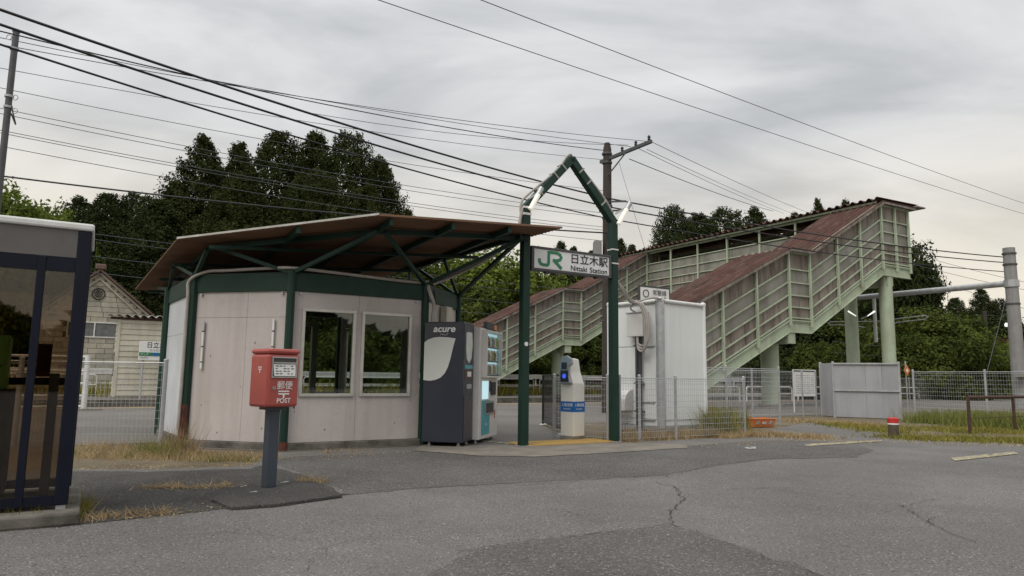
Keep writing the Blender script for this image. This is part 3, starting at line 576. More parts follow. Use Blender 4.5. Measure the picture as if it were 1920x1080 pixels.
# the side that faces the square is the machine's x=0 plane, seen with +y to the left
SX, SR = -.0025, V(0, -1, 0)
lf = MB(); pl = [(.655,1.62),(.60,1.665),(.50,1.70),(.40,1.71),(.28,1.705),(.135,1.685),(.165,1.58),(.19,1.47),(.215,1.36),(.25,1.24),(.30,1.14),(.37,1.07),(.45,1.035),(.53,1.02),(.60,1.022),(.655,1.03)]
lf.prism([V(-.001, y, z) for y, z in pl], V(-.0025, 0, 0)); lf.build('leaf_print', M['leafprint'], vm)
text('acure', .15, M['label'], vm, V(SX, .33, 1.835), SR, Z, fit=.37, bold=.004, shear=.22)
text('アキュア', .035, M['label'], vm, V(SX, .33, 1.745), SR, Z)
MB().box(.03, .52, -.006, -.0005, 1.35, 1.90).build('front_print', M['vend_dark'], vm)
lf2 = MB(); lf2.prism([V(x, -.0065, z) for x, z in ((.12,1.78),(.2,1.80),(.42,1.80),(.46,1.6),(.40,1.38),(.28,1.30),(.16,1.36),(.12,1.5))], V(0,-.002,0)); lf2.build('leaf_print', M['leafprint'], vm)
MB().box(.08, .48, -.009, -.0005, 1.215, 1.275).build('teal_sticker', M['teal'], vm); MB().box(.1, .46, -.009, -.0005, 1.06, 1.2).build('red_sticker', M['tile'], vm)
MB().box(.2, .4, -.01, -.0095, 1.09, 1.17).build('price_sticker', M['label'], vm); MB().box(.18, .42, -.012, -.0005, .90, .97).build('coin_slot', M['chrome'], vm); MB().box(.06, .5, -.008, -.0005, .12, .8).build('lower_door', M['signgrey'], vm)
p2 = (4.98+.7071*.57+.7071*.10, 9.74+.7071*.57-.7071*.10)
v2 = vmachine('vending_machine', 'white vending machine with three lit shelves of drinks', p2, 1.15, .70, 1.90, 'vend_white')
MB().box(.35, 1.02, -.012, .05, 1.905, 2.02).build('top_sign', M['vend_dark'], v2); MB().box(.80, .99, -.015, -.0125, 1.915, 2.0).build('top_sign_print', M['orange'], v2)
MB().box(.16, 1.05, -.004, -.0005, 1.12, 1.83).build('display_back', M['cyan_lit'], v2)
cols = ['phone', 'orange', 'label', 'orange', 'leafprint', 'teal', 'tile']
for k, z in enumerate((1.605, 1.37, 1.135)):
    sh = MB().box(.15, 1.06, -.055, -.0045, z-.03, z).build('shelf', M['label'], v2)
    MB().box(.2, 1.0, -.058, -.0555, z-.026, z-.006).build('price_strip', M['signgrey'], sh)
    for j in range(9):
        x = .21+j*.095; MB().lathe(V(x, -.032, z+.002), [(.026,0),(.027,.1),(.024,.125),(.011,.15),(.011,.17)], 8).build('bottle', M[cols[(j*3+k*2) % 7]], sh)
MB().box(.15, 1.06, -.085, -.08, 1.11, 1.84).build('display_glass', M['clearglass'], v2)
for b in ((.12,.15,-.09,-.0005,1.08,1.87),(1.06,1.09,-.09,-.0005,1.08,1.87),(.1505,1.0595,-.09,-.0005,1.84,1.87),(.1505,1.0595,-.09,-.0005,1.08,1.104)): MB().box(*b).build('display_frame', M['vend_white'], v2)
MB().box(.16, .52, -.008, -.0005, .72, 1.02).build('lit_poster', M['cyan_lit'], v2); MB().box(.68, .96, -.02, -.0005, .78, 1.0).build('coin_panel', M['black'], v2); MB().box(.6, .66, -.015, -.0005, .84, 1.02).build('card_slot', M['black'], v2)
MB().box(.14, .62, -.007, -.0005, .14, .70).build('teal_print', M['teal'], v2); MB().box(.30, .86, -.02, -.0075, .46, .68).build('delivery_flap', M['chrome'], v2); MB().box(.36, .80, -.024, -.0205, .49, .65).build('flap_window', M['icdark'], v2)
text('120', .05, M['label'], v2, V(.4, -.009, .3), X, Z); MB().box(.93, .97, -.008, -.0005, .38, .52).build('red_tag', M['red'], v2)

# ================================================================== ticket card reader and black barrier
ic = thing('card_reader', 'white card reader pillar with blue label and lit blue screen by the gate', 'card reader', (1.10, 12.44, 0), R_(45))
MB().box(-.155, .155, -.155, .155, 0, .075).build('base', M['concrete'], ic)
MB().box(-.15, .15, -.15, .15, .077, .98).build('body', M['icwhite'], ic, bevel=.012)
up = MB(); up.prism([V(-.15,-.15+.0,.982), V(-.15,.15,.982), V(-.15,.15,1.42), V(-.15,.06,1.44), V(-.15,-.02,1.42), V(-.15,-.06,1.2)], V(.298, 0, 0)); up.build('upper_body', M['icwhite'], ic, bevel=.012)
hd = MB(); hd.prism([V(-.165,-.13,1.0), V(-.165,-.05,.985), V(-.165,.13,.985), V(-.165,.13,1.30), V(-.165,.08,1.46), V(-.165,-.04,1.48), V(-.165,-.15,1.42), V(-.165,-.16,1.33), V(-.165,-.09,1.28), V(-.165,-.09,1.12)], V(-.055, 0, 0)); hd.build('reader_head', M['silver'], ic, bevel=.012)
MB().box(-.232, -.221, -.085, .09, 1.02, 1.22).build('touch_panel', M['icdark'], ic, bevel=.004)
MB().tube([V(-.233, 0, 1.12), V(-.236, 0, 1.12)], .042, 18).build('lit_screen', M['bluelit'], ic); MB().box(-.232, -.221, -.05, .07, 1.24, 1.36).build('display', M['icdark'], ic, bevel=.004)
MB().box(-.1525, .1525, -.1525, .1525, .50, .68).build('label_band', M['blue'], ic)
for pos, rt in ((V(-.1535, 0, .615), V(0,-1,0)), (V(0,-.1535,.615), X)):
    text('入場/出場', .065, M['label'], ic, pos, rt, Z, fit=.25); text('Entry/Exit', .03, M['label'], ic, pos-Z*.065, rt, Z, fit=.16)
bg = thing('barrier_gate', 'black mesh barrier gate standing open behind the card reader', 'gate', W(7.89, 11.17), 0)
a, b = V(0, 0, 0), W(9.02, 13.55)-W(7.89, 11.17)
f = MB()
for p in (a, b): f.beam(p+Z*.03, p+Z*1.15, .05)
f.beam(a+Z*1.14, b+Z*1.14, .04); f.beam(a+Z*.1, b+Z*.1, .04); f.build('frame', M['black'], bg)
ms = MB(); nv = 46
for i in range(1, nv): ms.beam(a.lerp(b, i/nv)+Z*.1, a.lerp(b, i/nv)+Z*1.13, .006)
for j in range(1, 9): ms.beam(a+Z*(.1+j*.115), b+Z*(.1+j*.115), .006)
ms.build('mesh', M['black'], bg, kind='stuff')
for p in (a, b): MB().lathe(p, [(.09, .008), (.09, .02), (.04, .03)], 10).build('foot', M['white'], bg)

# ================================================================== red post box
pb = thing('post_box', 'red post box on a dark slate square post', 'post box', gnd(503, 920), R_(50))
MB().box(-.052, .052, -.052, .052, .035, .80).build('post', M['postgrey'], pb, bevel=.008)
bw, bd, b0, b1 = .168, .16, .785, 1.335
MB().box(-bw, bw, -bd, bd, b0, b1-.052).build('body', M['red'], pb, bevel=.025)
lid = MB(); lid.box(-bw-.001, bw+.001, -bd-.006, bd+.001, b1-.051, b1); lid.build('lid', M['red'], pb, bevel=.022)
fy = -bd
op = MB()
for q in ((-.135,.135,1.245,1.258),(-.135,.135,1.06,1.073),(-.135,-.122,1.073,1.245),(.122,.135,1.073,1.245)): op.box(q[0], q[1], fy-.012, fy-.0005, q[2], q[3])
slot = op.build('slot_frame', M['chrome'], pb, bevel=.002)
MB().box(-.1215, .1215, fy-.003, fy-.0006, 1.0735, 1.2445).build('slot_recess', M['signgrey'], slot)
fl = MB(); fl.prism([V(-.118,fy-.004,1.19), V(.118,fy-.004,1.19), V(.112,fy-.016,1.078), V(-.112,fy-.016,1.078)], V(0,-.003,0)); fl.build('flap', M['label'], slot)
MB().box(-.12, .12, fy-.014, fy-.0035, 1.195, 1.208).build('flap_rod', M['chrome'], slot)
for j in range(4):
    for i in range(5):
        if (i*3+j) % 5 == 4: continue
        z = 1.172-j*.024; y = fy-.0085-(1.19-z)*.107
        MB().box(-.098+i*.041, -.098+i*.041+random.uniform(.018,.034), y-.001, y, z-.005, z+.003).build('notice_print', M['ink'], slot)
X, Z = V(1,0,0), V(0,0,1)
text('郵便', .085, M['label'], pb, V(.015, fy-.002, .985), X, Z); text('POST', .062, M['label'], pb, V(.01, fy-.002, .845), X, Z, bold=.0008, fit=.145)
mk = MB()
for q in ((-.055,.06,.928,.940),(-.055,.06,.903,.916),(-.006,.011,.872,.903)): mk.box(q[0]+.005, q[1]+.005, fy-.003, fy-.0006, q[2], q[3])
mk.build('postal_mark', M['label'], pb)
mk = MB()
for q in ((-.03,.03,1.155,1.163),(-.03,.03,1.135,1.143),(-.005,.005,1.105,1.135)): mk.box(-bw-.003, -bw-.0006, q[0]-.02, q[1]-.02, q[2], q[3])
mk.build('postal_mark', M['label'], pb)
MB().tube([V(-.1, fy-.0005, .965), V(-.1, fy-.008, .965)], .016, 12).build('lock', M['chrome'], pb); MB().box(-.103, -.097, fy-.0095, fy-.0082, .955, .975).build('keyhole', M['ink'], pb)
MB().box(-.09, .09, -.09, .09, .757, .784).build('mount_plate', M['postgrey'], pb)

# ================================================================== telephone booth on its concrete base
pbt = thing('telephone_booth', 'navy framed telephone booth with brown glass and pale roof at the left edge', 'telephone booth', W(-.07, 6.14), TH, None, (0.03, 6.98, 0))
MB().box(-1.35, .11, 6.84, 8.15, .0, .10).build('base', M['plinth'], pbt, bevel=.02)
bx0, bx1, by0, by1, bz = -1.05, .03, 6.98, 8.03, 2.22
for x, y in ((bx0, by0), (bx1, by0), (bx0, by1), (bx1, by1)):
    sx = 1 if x < -.5 else -1; sy = 1 if y < 7.5 else -1
    MB().box(min(x, x+sx*.09), max(x, x+sx*.09), min(y, y+sy*.08), max(y, y+sy*.08), .13, bz-.06).build('corner_post', M['navy'], pbt, bevel=.01)
    MB().box(min(x+sx*.015, x+sx*.075), max(x+sx*.015, x+sx*.075), min(y+sy*.012, y+sy*.07), max(y+sy*.012, y+sy*.07), .10, .13).build('foot', M['galv'], pbt)
MB().box(bx0-.012, bx1+.012, by0-.012, by1+.012, bz-.058, bz-.002).build('roof', M['white'], pbt, bevel=.015)
for q in ((bx0+.091, bx1-.091, by0+.01, by0+.05),): MB().box(q[0], q[1], q[2], q[3], 1.95, 2.158).build('head_panel', mat('booth_head_panel', (0.13,0.12,0.115,1), rough=.4), pbt)
for x0, x1 in ((bx0+.091, -.30), (-.245, bx1-.091)):
    MB().box(x0, x1, by0+.012, by0+.05, .13, .20).build('bottom_rail', M['navy'], pbt); MB().box(x0, x1, by0+.012, by0+.05, 1.84, 1.948).build('top_rail', M['navy'], pbt)
    MB().box(x0, x1, by0+.028, by0+.034, .201, 1.839).build('pane', M['boothglass'], pbt)
MB().box(-.299, -.246, by0+.004, by0+.058, .13, 1.948).build('door_stile', M['navy'], pbt, bevel=.006)
MB().box(-.16, -.10, by0+.09, by0+.16, .13, 1.08).build('ash_stand', M['signgrey'], pbt)
for x0, x1, y0, y1 in ((bx0+.02, bx0+.03, by0+.081, by1-.081), (bx1-.03, bx1-.02, by0+.081, by1-.081)): MB().box(x0, x1, y0, y1, .2, 2.15).build('side_pane', M['boothglass'], pbt)
MB().box(bx0+.091, bx1-.091, by1-.04, by1-.03, .2, 2.15).build('rear_pane', M['boothglass'], pbt)
MB().box(bx0+.091, bx1-.091, by1-.045, by1-.005, .98, 1.04).build('rear_rail', M['navy'], pbt); MB().box(bx0+.091, bx1-.091, by1-.05, by1-.005, .13, .199).build('rear_rail', M['navy'], pbt)
MB().box(-.98, -.42, 7.45, 7.95, .13, .95).build('phone_stand', M['darkin'], pbt, bevel=.01)
ph = thing('telephone', 'green public telephone on a dark stand inside the booth', 'telephone', W(-.07-.71, 6.14+.57, .95), TH, None, (-.68, 7.55, .95))
pp = MB(); pp.prism([V(-.88,7.48,.952), V(-.88,7.78,.952), V(-.88,7.78,1.36), V(-.88,7.66,1.38), V(-.88,7.52,1.2)], V(.42,0,0)); pp.build('body', M['phone'], ph, bevel=.02)
MB().box(-.80, -.54, 7.455, 7.478, .97, 1.12).build('card_panel', M['darkin'], ph); MB().box(-.53, -.475, 7.475, 7.56, 1.13, 1.36).build('handset', M['phone'], ph, bevel=.02)
kp = MB()
for i in range(3):
    for j in range(4): kp.box(-.74+i*.05, -.705+i*.05, 7.545+j*.0, 7.56, 1.16+j*.045, 1.19+j*.045)
kp.build('keypad', M['ink'], ph)
MB().box(-.33, -.2, 8.05, 8.06, 1.05, 1.33).build('notice', M['orange'], pbt)

# ================================================================== white equipment cabinet
ca = R_(39)
cb = thing('equipment_cabinet', 'tall white equipment cabinet with rounded corner posts behind the mesh fence', 'cabinet', (2.93, 13.6, 0), ca)
CW, CD, C0, C1 = 1.50, 1.45, .17, 2.60                      # right face along +x, left face along +y
MB().box(.05, CW, .05, CD, C0, C1).build('body', M['cabinet'], cb, bevel=.015)
for x, y in ((.05, .05), (CW-.04, .05), (.05, CD-.04)):
    r = .085 if x < .1 and y < .1 else .05
    MB().tube([V(x, y, C0-.03), V(x, y, C1+.02)], r, 14).build('corner_post', M['galv'] if r > .06 else M['cabinet'], cb, smooth=True)
    MB().lathe(V(x, y, C1+.021), [(r+.01, 0), (r+.01, .05), (r*.5, .08)], 14).build('post_cap', M['white'], cb, smooth=True)
for p, q in ((V(.14,.03,C1+.03), V(CW-.1,.03,C1+.03)), (V(.03,.14,C1+.03), V(.03,CD-.1,C1+.03))): MB().tube([p, q], .04, 10).build('roof_edge', M['white'], cb, smooth=True)
MB().box(.12, CW-.05, .035, .048, C0+.12, C1-.06).build('door_panel', M['cabinet'], cb, bevel=.003)
for z0, z1 in ((C0+.14,C0+.44),(C0+.47,C0+1.54),(C0+1.57,C1-.06)): MB().box(.035, .048, .16, CD-.08, z0, z1).build('side_panel', M['cabinet'], cb, bevel=.003)
MB().box(.0, CW, .0, CD, C0-.075, C0-.001).build('base_frame', M['galv'], cb)
for x, y in ((.1,.1),(CW-.1,.1),(.1,CD-.1),(CW-.1,CD-.1)): MB().box(x-.06, x+.06, y-.06, y+.06, 0, C0-.076).build('leg', M['concrete'], cb)
for z in (C0+.12, C0+1.555, C0+.455): MB().box(.02, .05, .2, .62, z-.012, z+.012).build('rail_bar', M['galv'], cb)
jb = MB().box(-.14, .03, .34, .76, 1.93, 2.40).build('junction_box', M['vend_white'], cb, bevel=.01); MB().box(-.155, .03, .325, .775, 2.402, 2.42).build('hood', M['galv'], jb)
for y, r in ((.50,.035), (.58,.035)):
    MB().tube([V(-.04,y,.05), V(-.04,y,1.93)], r, 10).build('drop_pipe', M['signgrey'], cb, smooth=True)
for z in (1.75, 1.0, .45): MB().box(-.07, .036, .44, .64, z-.015, z+.015).build('pipe_clamp', M['signgrey'], cb)
vh = MB(); prof2 = [(0,.42)]+[(.26*math.sin(a), .16+.26*math.cos(a)) for a in np.linspace(.1, math.pi/2, 6)]+[(.26,0),(0,0)]
vh.prism([V(.03-x, .75, .45+z) for x, z in prof2], V(0,.45,0)); vh.build('vent_hood', M['vend_white'], cb, bevel=.01)
vh = MB(); vh.prism([V(CW+x*.6, .25, 1.92+z) for x, z in prof2], V(0,.45,0)); vh.build('vent_hood', M['vend_white'], cb, bevel=.01)
# loose grey cables from the gate into the junction box
Pg = lambda s,t,z: (Matrix.Rotation(-ca, 4, 'Z') @ (W(s,t,z)-Vector((2.93,13.6,0))))
for k, (dx, r) in enumerate(((0,.026),(.05,.022),(-.04,.02))):
    conduit('cable', [Pg(GR+.07,TG,3.05-.05*k), Pg(GR+.09,TG+.05,2.85), Pg(GR+.3,TG+.12,2.72-.03*k), V(-.22,.55+dx,2.66-.03*k), V(-.17,.36+dx,2.58), V(-.15,.24+dx,2.3), V(-.16,.22+dx*.8,1.85), V(-.15,.32,1.64+.05*k), V(-.13,.46,1.68+.05*k), V(-.11,.50,1.86), V(-.1,.5,1.93)], r, cb)
conduit('cable', [V(-.1,.55,2.42), V(-.2,.6,2.5), V(-.16,.45,2.62), V(-.1,.1,2.68), V(-.03,-.02,2.66), V(.05,.0,2.69)], .018, cb)

# ================================================================== mesh fences
def fence(name, label, pts, ht, group, vpitch=.055, hpitch=.115, prad=.028, mids=0, z0=.06):
    base = Vector(pts[0]); th_ = thing(name, label, 'fence', base, 0, group, base)
    P = []
    for a, b in zip(pts[:-1], pts[1:]):
        for k in range(mids+1): P.append(Vector(a).lerp(Vector(b), k/(mids+1)))
    P.append(Vector(pts[-1]))
    for p in P:
        po = MB().tube([p, p+Z*(ht+.03)], prad, 8).build('post', M['galv'], th_, smooth=True); MB().lathe(p+Z*(ht+.031), [(prad*1.15,0),(prad*1.15,.02),(prad*.4,.035)], 8).build('cap', M['galv'], po)
    for a, b in zip(P[:-1], P[1:]):
        d = (b-a); L = d.length; dn = d.normalized(); n = V(dn.y, -dn.x, 0)*.034; ms = MB(); k = int(L/vpitch)
        for i in range(1, k): ms.tube([a+dn*(i*L/k)+n+Z*z0, a+dn*(i*L/k)+n+Z*ht], .0028, 3, False)
        for z in np.arange(z0, ht, hpitch): ms.tube([a+dn*.01+n*1.12+Z*float(z), b-dn*.01+n*1.12+Z*float(z)], .0032, 3, False)
        ms.tube([a+n+Z*ht, b+n+Z*ht], .009, 6); ms.tube([a+n*1.5+Z*(ht-.04), b+n*1.5+Z*(ht-.04)], .004, 4)
        ms.build('mesh_panel', M['wire'], th_, kind='stuff')
    return th_
G4 = 'galvanised mesh fences of the station'
lfp = gnd(300, 836)
fence('mesh_fence', 'galvanised mesh fence running left from the waiting room past the booth', [lfp, lfp+V(-2.0,-.28,0), lfp+V(-4.0,-.56,0), lfp+V(-6.0,-.84,0)], 1.24, G4, .06, .115, .035)
fence('mesh_fence', 'galvanised mesh fence in front of the white equipment cabinet', [W(7.9,9.47), W(8.35,9.47), W(9.2,9.45), W(11.05,9.47)], 1.10, G4, .05, .105)
fence('mesh_fence', 'short mesh fence between the card reader and the green gate post', [W(7.3,10.6), W(7.86,9.75)], 1.10, G4, .05, .105)
fence('mesh_fence', 'mesh fence right of the cabinet ending in a tall post by the orange tray', [W(10.9,11.3), W(12.6,11.3), W(14.46,11.31)], 1.36, G4, .055, .11)
fence('mesh_fence', 'distant mesh fence left of the grey hoarding', [W(12.5,14.0), W(14.5,14.0), W(16.7,14.0), W(19.0,14.0), W(19.6,13.95)], 1.36, G4, .06, .11)
fence('mesh_fence', 'mesh fence right of the grey hoarding behind the grassy verge', [W(20.15,11.2), W(20.1,9.3), W(20.3,7.3), W(20.5,5.3)], 1.38, G4, .06, .11)
fence('mesh_fence', 'far mesh fence along the platform edge at the right', [W(33,23.6), W(36,23.6), W(39,23.6), W(42,23.6), W(46,23.6), W(50,23.6), W(56,23.6)], 1.3, G4, .09, .14)

# ================================================================== hoarding, bollard, barrier, tray
hb = sthing('hoarding', 'grey sheet metal hoarding panel standing on the dry verge', 'hoarding', 19.9, 12.7)
HP = [V(19.7,13.84,0), V(19.28,13.12,0), V(20.18,11.62,0)]
def hpanel(a, b, n):
    d = b-a
    for i in range(n):
        p = a+d*(i/n); q = a+d*((i+1)/n)-d.normalized()*.006; nn = V(d.y,-d.x,0).normalized()*.02
        MB().prism([p+Z*.03, q+Z*.03, q+Z*1.60, p+Z*1.60], nn).build('sheet', M['hoard'], hb)
hpanel(HP[0], HP[1], 2); hpanel(HP[1], HP[2], 4)
for p in HP: MB().tube([p, p+Z*1.68], .04, 8).build('post', M['galv'], hb, smooth=True)
for a, b in ((HP[0], HP[1]), (HP[1], HP[2])):
    d = (b-a).normalized(); n = V(d.y,-d.x,0)
    n = -n if n.dot(V(-.5,-1,0)) < 0 else n
    for z in (.82, 1.615): MB().beam(a+n*.045+Z*z, b+n*.045+Z*z, .04, .045).build('rail', M['galv'], hb)
bo = thing('bollard', 'short wooden bollard with red top and white band', 'bollard', gnd(1676, 820))
MB().lathe((0,0,0), [(.098,0),(.1,.02),(.096,.27)], 16).build('log', M['logwood'], bo, smooth=True); MB().lathe((0,0,0), [(.101,.25),(.101,.278)], 16).build('white_band', M['label'], bo, smooth=True)
MB().lathe((0,0,0), [(.102,.279),(.102,.372),(.085,.385)], 16).build('red_cap', M['bollard_red'], bo, smooth=True)
br = sthing('pipe_barrier', 'low rusty brown pipe barrier at the right edge', 'barrier', 16.28, 7.9)
for s in (16.28, 18.27, 20.3): MB().tube([V(s,7.9,0), V(s,7.9,.78)], .035, 8).build('post', M['rust'], br, smooth=True)
MB().tube([V(16.25,7.9,.78), V(20.4,7.9,.78)], .035, 8).build('rail', M['rust'], br, smooth=True); MB().beam(V(16.3,7.9,.33), V(20.3,7.9,.33), .012).build('wire', M['rust'], br)
oc = thing('plastic_tray', 'faded orange plastic tray lying by the mesh fence post', 'tray', gnd(1424, 801), R_(20))
t_ = MB(); t_.prism([V(-.30,-.14,.02), V(.30,-.14,.02), V(.33,-.17,.20), V(-.33,-.17,.20)], V(0,.012,0)); t_.prism([V(-.30,.14,.02), V(.30,.14,.02), V(.33,.17,.20), V(-.33,.17,.20)], V(0,-.012,0))
t_.prism([V(-.30,-.127,.02), V(-.30,.127,.02), V(-.33,.157,.20), V(-.33,-.157,.20)], V(.012,0,0)); t_.prism([V(.30,-.127,.02), V(.30,.127,.02), V(.33,.157,.20), V(.33,-.157,.20)], V(-.012,0,0)); t_.box(-.287,.287,-.127,.127,.01,.03); t_.build('shell', M['orange'], oc)
rm = MB(); rm.tube([V(-.335,-.172,.2), V(.335,-.172,.2), V(.335,.172,.2), V(-.335,.172,.2), V(-.335,-.172,.2)], .014, 6); rm.build('rim', M['orange'], oc)
for x in (-.18, 0, .18): MB().box(x-.05, x+.05, -.172, -.158, .08, .14).build('print', M['whiteline'], oc)
nb = sthing('notice_board', 'white framed notice board on legs left of the grey hoarding', 'notice board', 21.2, 15.6)
MB().box(20.75, 21.85, 15.58, 15.62, .55, 1.38).build('board', M['label'], nb)
f = MB(); f.tube([V(20.7,15.6,0), V(20.7,15.6,1.45), V(21.9,15.6,1.45), V(21.9,15.6,0)], .025, 8); f.build('frame', M['white'], nb)
pr = MB()
for j in range(9):
    for i in range(10): pr.box(20.82+i*.1, 20.82+i*.1+random.uniform(.03,.08), 15.572, 15.579, .65+j*.075, .68+j*.075)
pr.build('print', M['hoard'], nb, kind='stuff')
for p in (V(20.42,11.55,1.42),):
    wsg = sthing('warning_sign', 'small orange diamond sign behind the hoarding post', 'sign', p.x, p.y); MB().tube([V(p.x,p.y,0), V(p.x,p.y,1.7)], .02, 6).build('post', M['galv'], wsg); MB().prism([V(p.x-.0,p.y-.03,p.z-.17), V(p.x+.17,p.y-.03,p.z), V(p.x,p.y-.03,p.z+.17), V(p.x-.17,p.y-.03,p.z)], V(0,-.01,0)).build('plate', M['orange'], wsg)
    MB().prism([V(p.x-.0,p.y-.042,p.z-.07), V(p.x+.07,p.y-.042,p.z), V(p.x,p.y-.042,p.z+.07), V(p.x-.07,p.y-.042,p.z)], V(0,-.004,0)).build('print', M['label'], wsg)

# ================================================================== footbridge over the track
fb = sthing('footbridge', 'pale green covered footbridge with red corrugated roof over the railway', 'footbridge', 24.0, 19.0)
PROF = [(17.6,.05),(23.76,3.0),(25.1,3.0),(30.4,5.88),(32.66,5.88)]
def zb(s): return float(np.interp(s, [p[0] for p in PROF], [p[1] for p in PROF]))
EAVE = 3.38; GD = .42
def girder(t, prof, dirn='s', fixed=None):
    for (a, za), (b, zb_) in zip(prof[:-1], prof[1:]):
        pts = [V(a,t,za), V(b,t,zb_), V(b,t,zb_+GD), V(a,t,za+GD)]
        g = MB().prism(pts, V(0,.10,0)).build('girder', M['bridge'], fb)
        fl = MB(); u = (V(b,t,zb_)-V(a,t,za)).normalized()
        for dz in (0, GD): fl.beam(V(a,t-.02,za+dz), V(b,t-.02,zb_+dz), .06, .03)
        fl.build('flange', M['bridge'], g)
ROWS = (.52, 1.02, 1.50, 2.02, 2.56)          # rail heights above the girder's lower edge, first pair doubled below
def bay(pa, pb, za, zb_, n, upper=True, boards=3):
    """one wall bay between two posts: pa, pb plan points, za, zb_ girder heights; n points outwards"""
    q = lambda f, h, o=0.0: pa.lerp(pb, f) + Z*(za+(zb_-za)*f+h) + n*o
    for h in (GD+.06, GD+.17)+ROWS[1:]:
        MB().beam(q(0,h,.045), q(1,h,.045), .05, .05).build('rail', M['bridge'], fb)
    for i in range(boards):
        f0, f1 = i/boards+.004, (i+1)/boards-.004
        MB().prism([q(f0,GD-.02), q(f1,GD-.02), q(f1,1.52), q(f0,1.52)], -n*.03).build('lower_board', M['bpanel'], fb)
    MB().prism([q(.01,1.525), q(.99,1.525), q(.99,2.535), q(.01,2.535)], -n*.012).build('pane', M['bpane'], fb)
    for i in range(2 if upper else 0):
        f0, f1 = i/2+.004, (i+1)/2-.004
        MB().prism([q(f0,2.54), q(f1,2.54), q(f1,EAVE-.1), q(f0,EAVE-.1)], -n*.03).build('upper_board', M['bpanel'], fb)
    MB().beam(q(0,EAVE-.1,.0), q(1,EAVE-.1,.0), .09, .12).build('eave_beam', M['bridge'], fb)
def wall(pts, n, post_w=.10, upper=True):
    for (a, za), (b, zb_) in zip(pts[:-1], pts[1:]): bay(a, b, za, zb_, n, upper)
    for p, z in pts: MB().beam(p+Z*(z+.25)+n*.075, p+Z*(z+EAVE-.1)+n*.075, post_w, .09, (1,0,0)).build('wall_post', M['bridge'], fb)
SPOST = [17.9,19.9,21.8,23.76,25.1,27.0,28.7,30.4,31.5,32.6]
for tn, tf in ((18.0, 20.2), (33.7, 35.9)):                 # near flight, far flight
    wall([(V(s,tn,0), zb(s)) for s in SPOST], V(0,-1,0)); girder(tn, PROF); girder(tf-.1, PROF)
    # back wall, plain panels and panes, bay by bay
    for a, b in zip(SPOST[:-1], SPOST[1:]):
        if tn < 20 and a > 30: continue
        MB().prism([V(a+.01,tf,zb(a)+GD), V(b-.01,tf,zb(b)+GD), V(b-.01,tf,zb(b)+1.5), V(a+.01,tf,zb(a)+1.5)], V(0,.03,0)).build('rear_board', M['bpanel'], fb)
        MB().prism([V(a+.01,tf,zb(a)+1.505), V(b-.01,tf,zb(b)+1.505), V(b-.01,tf,zb(b)+EAVE-.25), V(a+.01,tf,zb(a)+EAVE-.25)], V(0,.012,0)).build('rear_pane', M['bpane'], fb)
    # stairs and floors
    for (a, za), (b, z2) in zip(PROF[:-1], PROF[1:]):
        MB().prism([V(a,tn+.11,za+.12), V(b,tn+.11,z2+.12), V(b,tn+.11,z2+.2), V(a,tn+.11,za+.2)], V(0,tf-tn-.25,0)).build('deck', M['bpanel'], fb)
        k = int(abs(z2-za)/.17)
        for i in range(k):
            s = a+(b-a)*(i+.5)/k; z = za+(z2-za)*(i+.5)/k+.24; MB().box(s-.16, s+.16, tn+.12, tf-.15, z, z+.05).build('tread', M['concrete'], fb)
    # roof: ribs run with the slope, small fall to each side
    RZ = [(17.0, zb(17.6)+EAVE-.25),(23.76, zb(23.76)+EAVE),(25.1, zb(25.1)+EAVE),(30.4, zb(30.4)+EAVE),(33.0, 5.88+EAVE+.02)]
    for (a, za), (b, z2) in zip(RZ[:-1], RZ[1:]):
        mb = MB(); corrugated(mb, V(a,tn-.28,za), V(b-a,0,z2-za), V(0,tf-tn+.56,0), V(0,0,1), .34, .06, 6); r = mb.build('roof_sheet', M['broof'], fb); r.modifiers.new('t', 'SOLIDIFY').thickness = .006
        MB().beam(V(a,tn-.27,za-.07), V(b,tn-.27,z2-.07), .03, .10).build('fascia', M['bpanel'], r)
    cols = ((23.9, .42), (31.0, .33)) if tn < 20 else ((24.2, .42), (31.0, .33))
    for s, r in cols:
        for t in ((tn+1.1,) if s < 30 else (tn+.25, tn+2.0)):
            MB().tube([V(s,t,0), V(s,t,zb(s)+.02)], .29 if s > 30 else .36, 20).build('column', M['bridge'], fb, smooth=True); MB().lathe(V(s,t,0), [(.5,0),(.5,.12),(.3,.14)], 20).build('column_foot', M['concrete'], fb)
        MB().box(s-.22, s+.22, tn+.0, tf-.1, zb(s)-.45, zb(s)-.02).build('cross_head', M['bridge'], fb)
# right end walls of the two landings
for tn, tf in ((18.0, 20.2), (33.7, 35.9)):
    wall([(V(32.62,tn,0),5.88),(V(32.62,(tn+tf)/2,0),5.88),(V(32.62,tf,0),5.88)], V(1,0,0))
# the level span across the track
TS = [20.2,22.45,24.7,26.95,29.2,31.45,33.7]
wall([(V(30.5,t,0),5.88) for t in TS], V(-1,0,0), upper=False); wall([(V(32.62,t,0),5.88) for t in TS], V(1,0,0))
for s in (30.5, 32.5): MB().prism([V(s,20.2,5.88), V(s,33.7,5.88), V(s,33.7,6.3), V(s,20.2,6.3)], V(.1,0,0)).build('girder', M['bridge'], fb)
MB().box(30.62, 32.48, 20.2, 33.7, 5.95, 6.05).build('deck', M['bpanel'], fb)
mb = MB(); corrugated(mb, V(30.0,17.75,5.88+EAVE+.10), V(3.3,0,.08), V(0,18.3,0), V(0,0,1), .40, .075, 6); r = mb.build('roof_sheet', M['broof'], fb); r.modifiers.new('t', 'SOLIDIFY').thickness = .008
MB().beam(V(30.25,18,5.88+EAVE-.02), V(30.25,35.9,5.88+EAVE-.02), .06, .10).build('eave_beam', M['bridge'], fb)
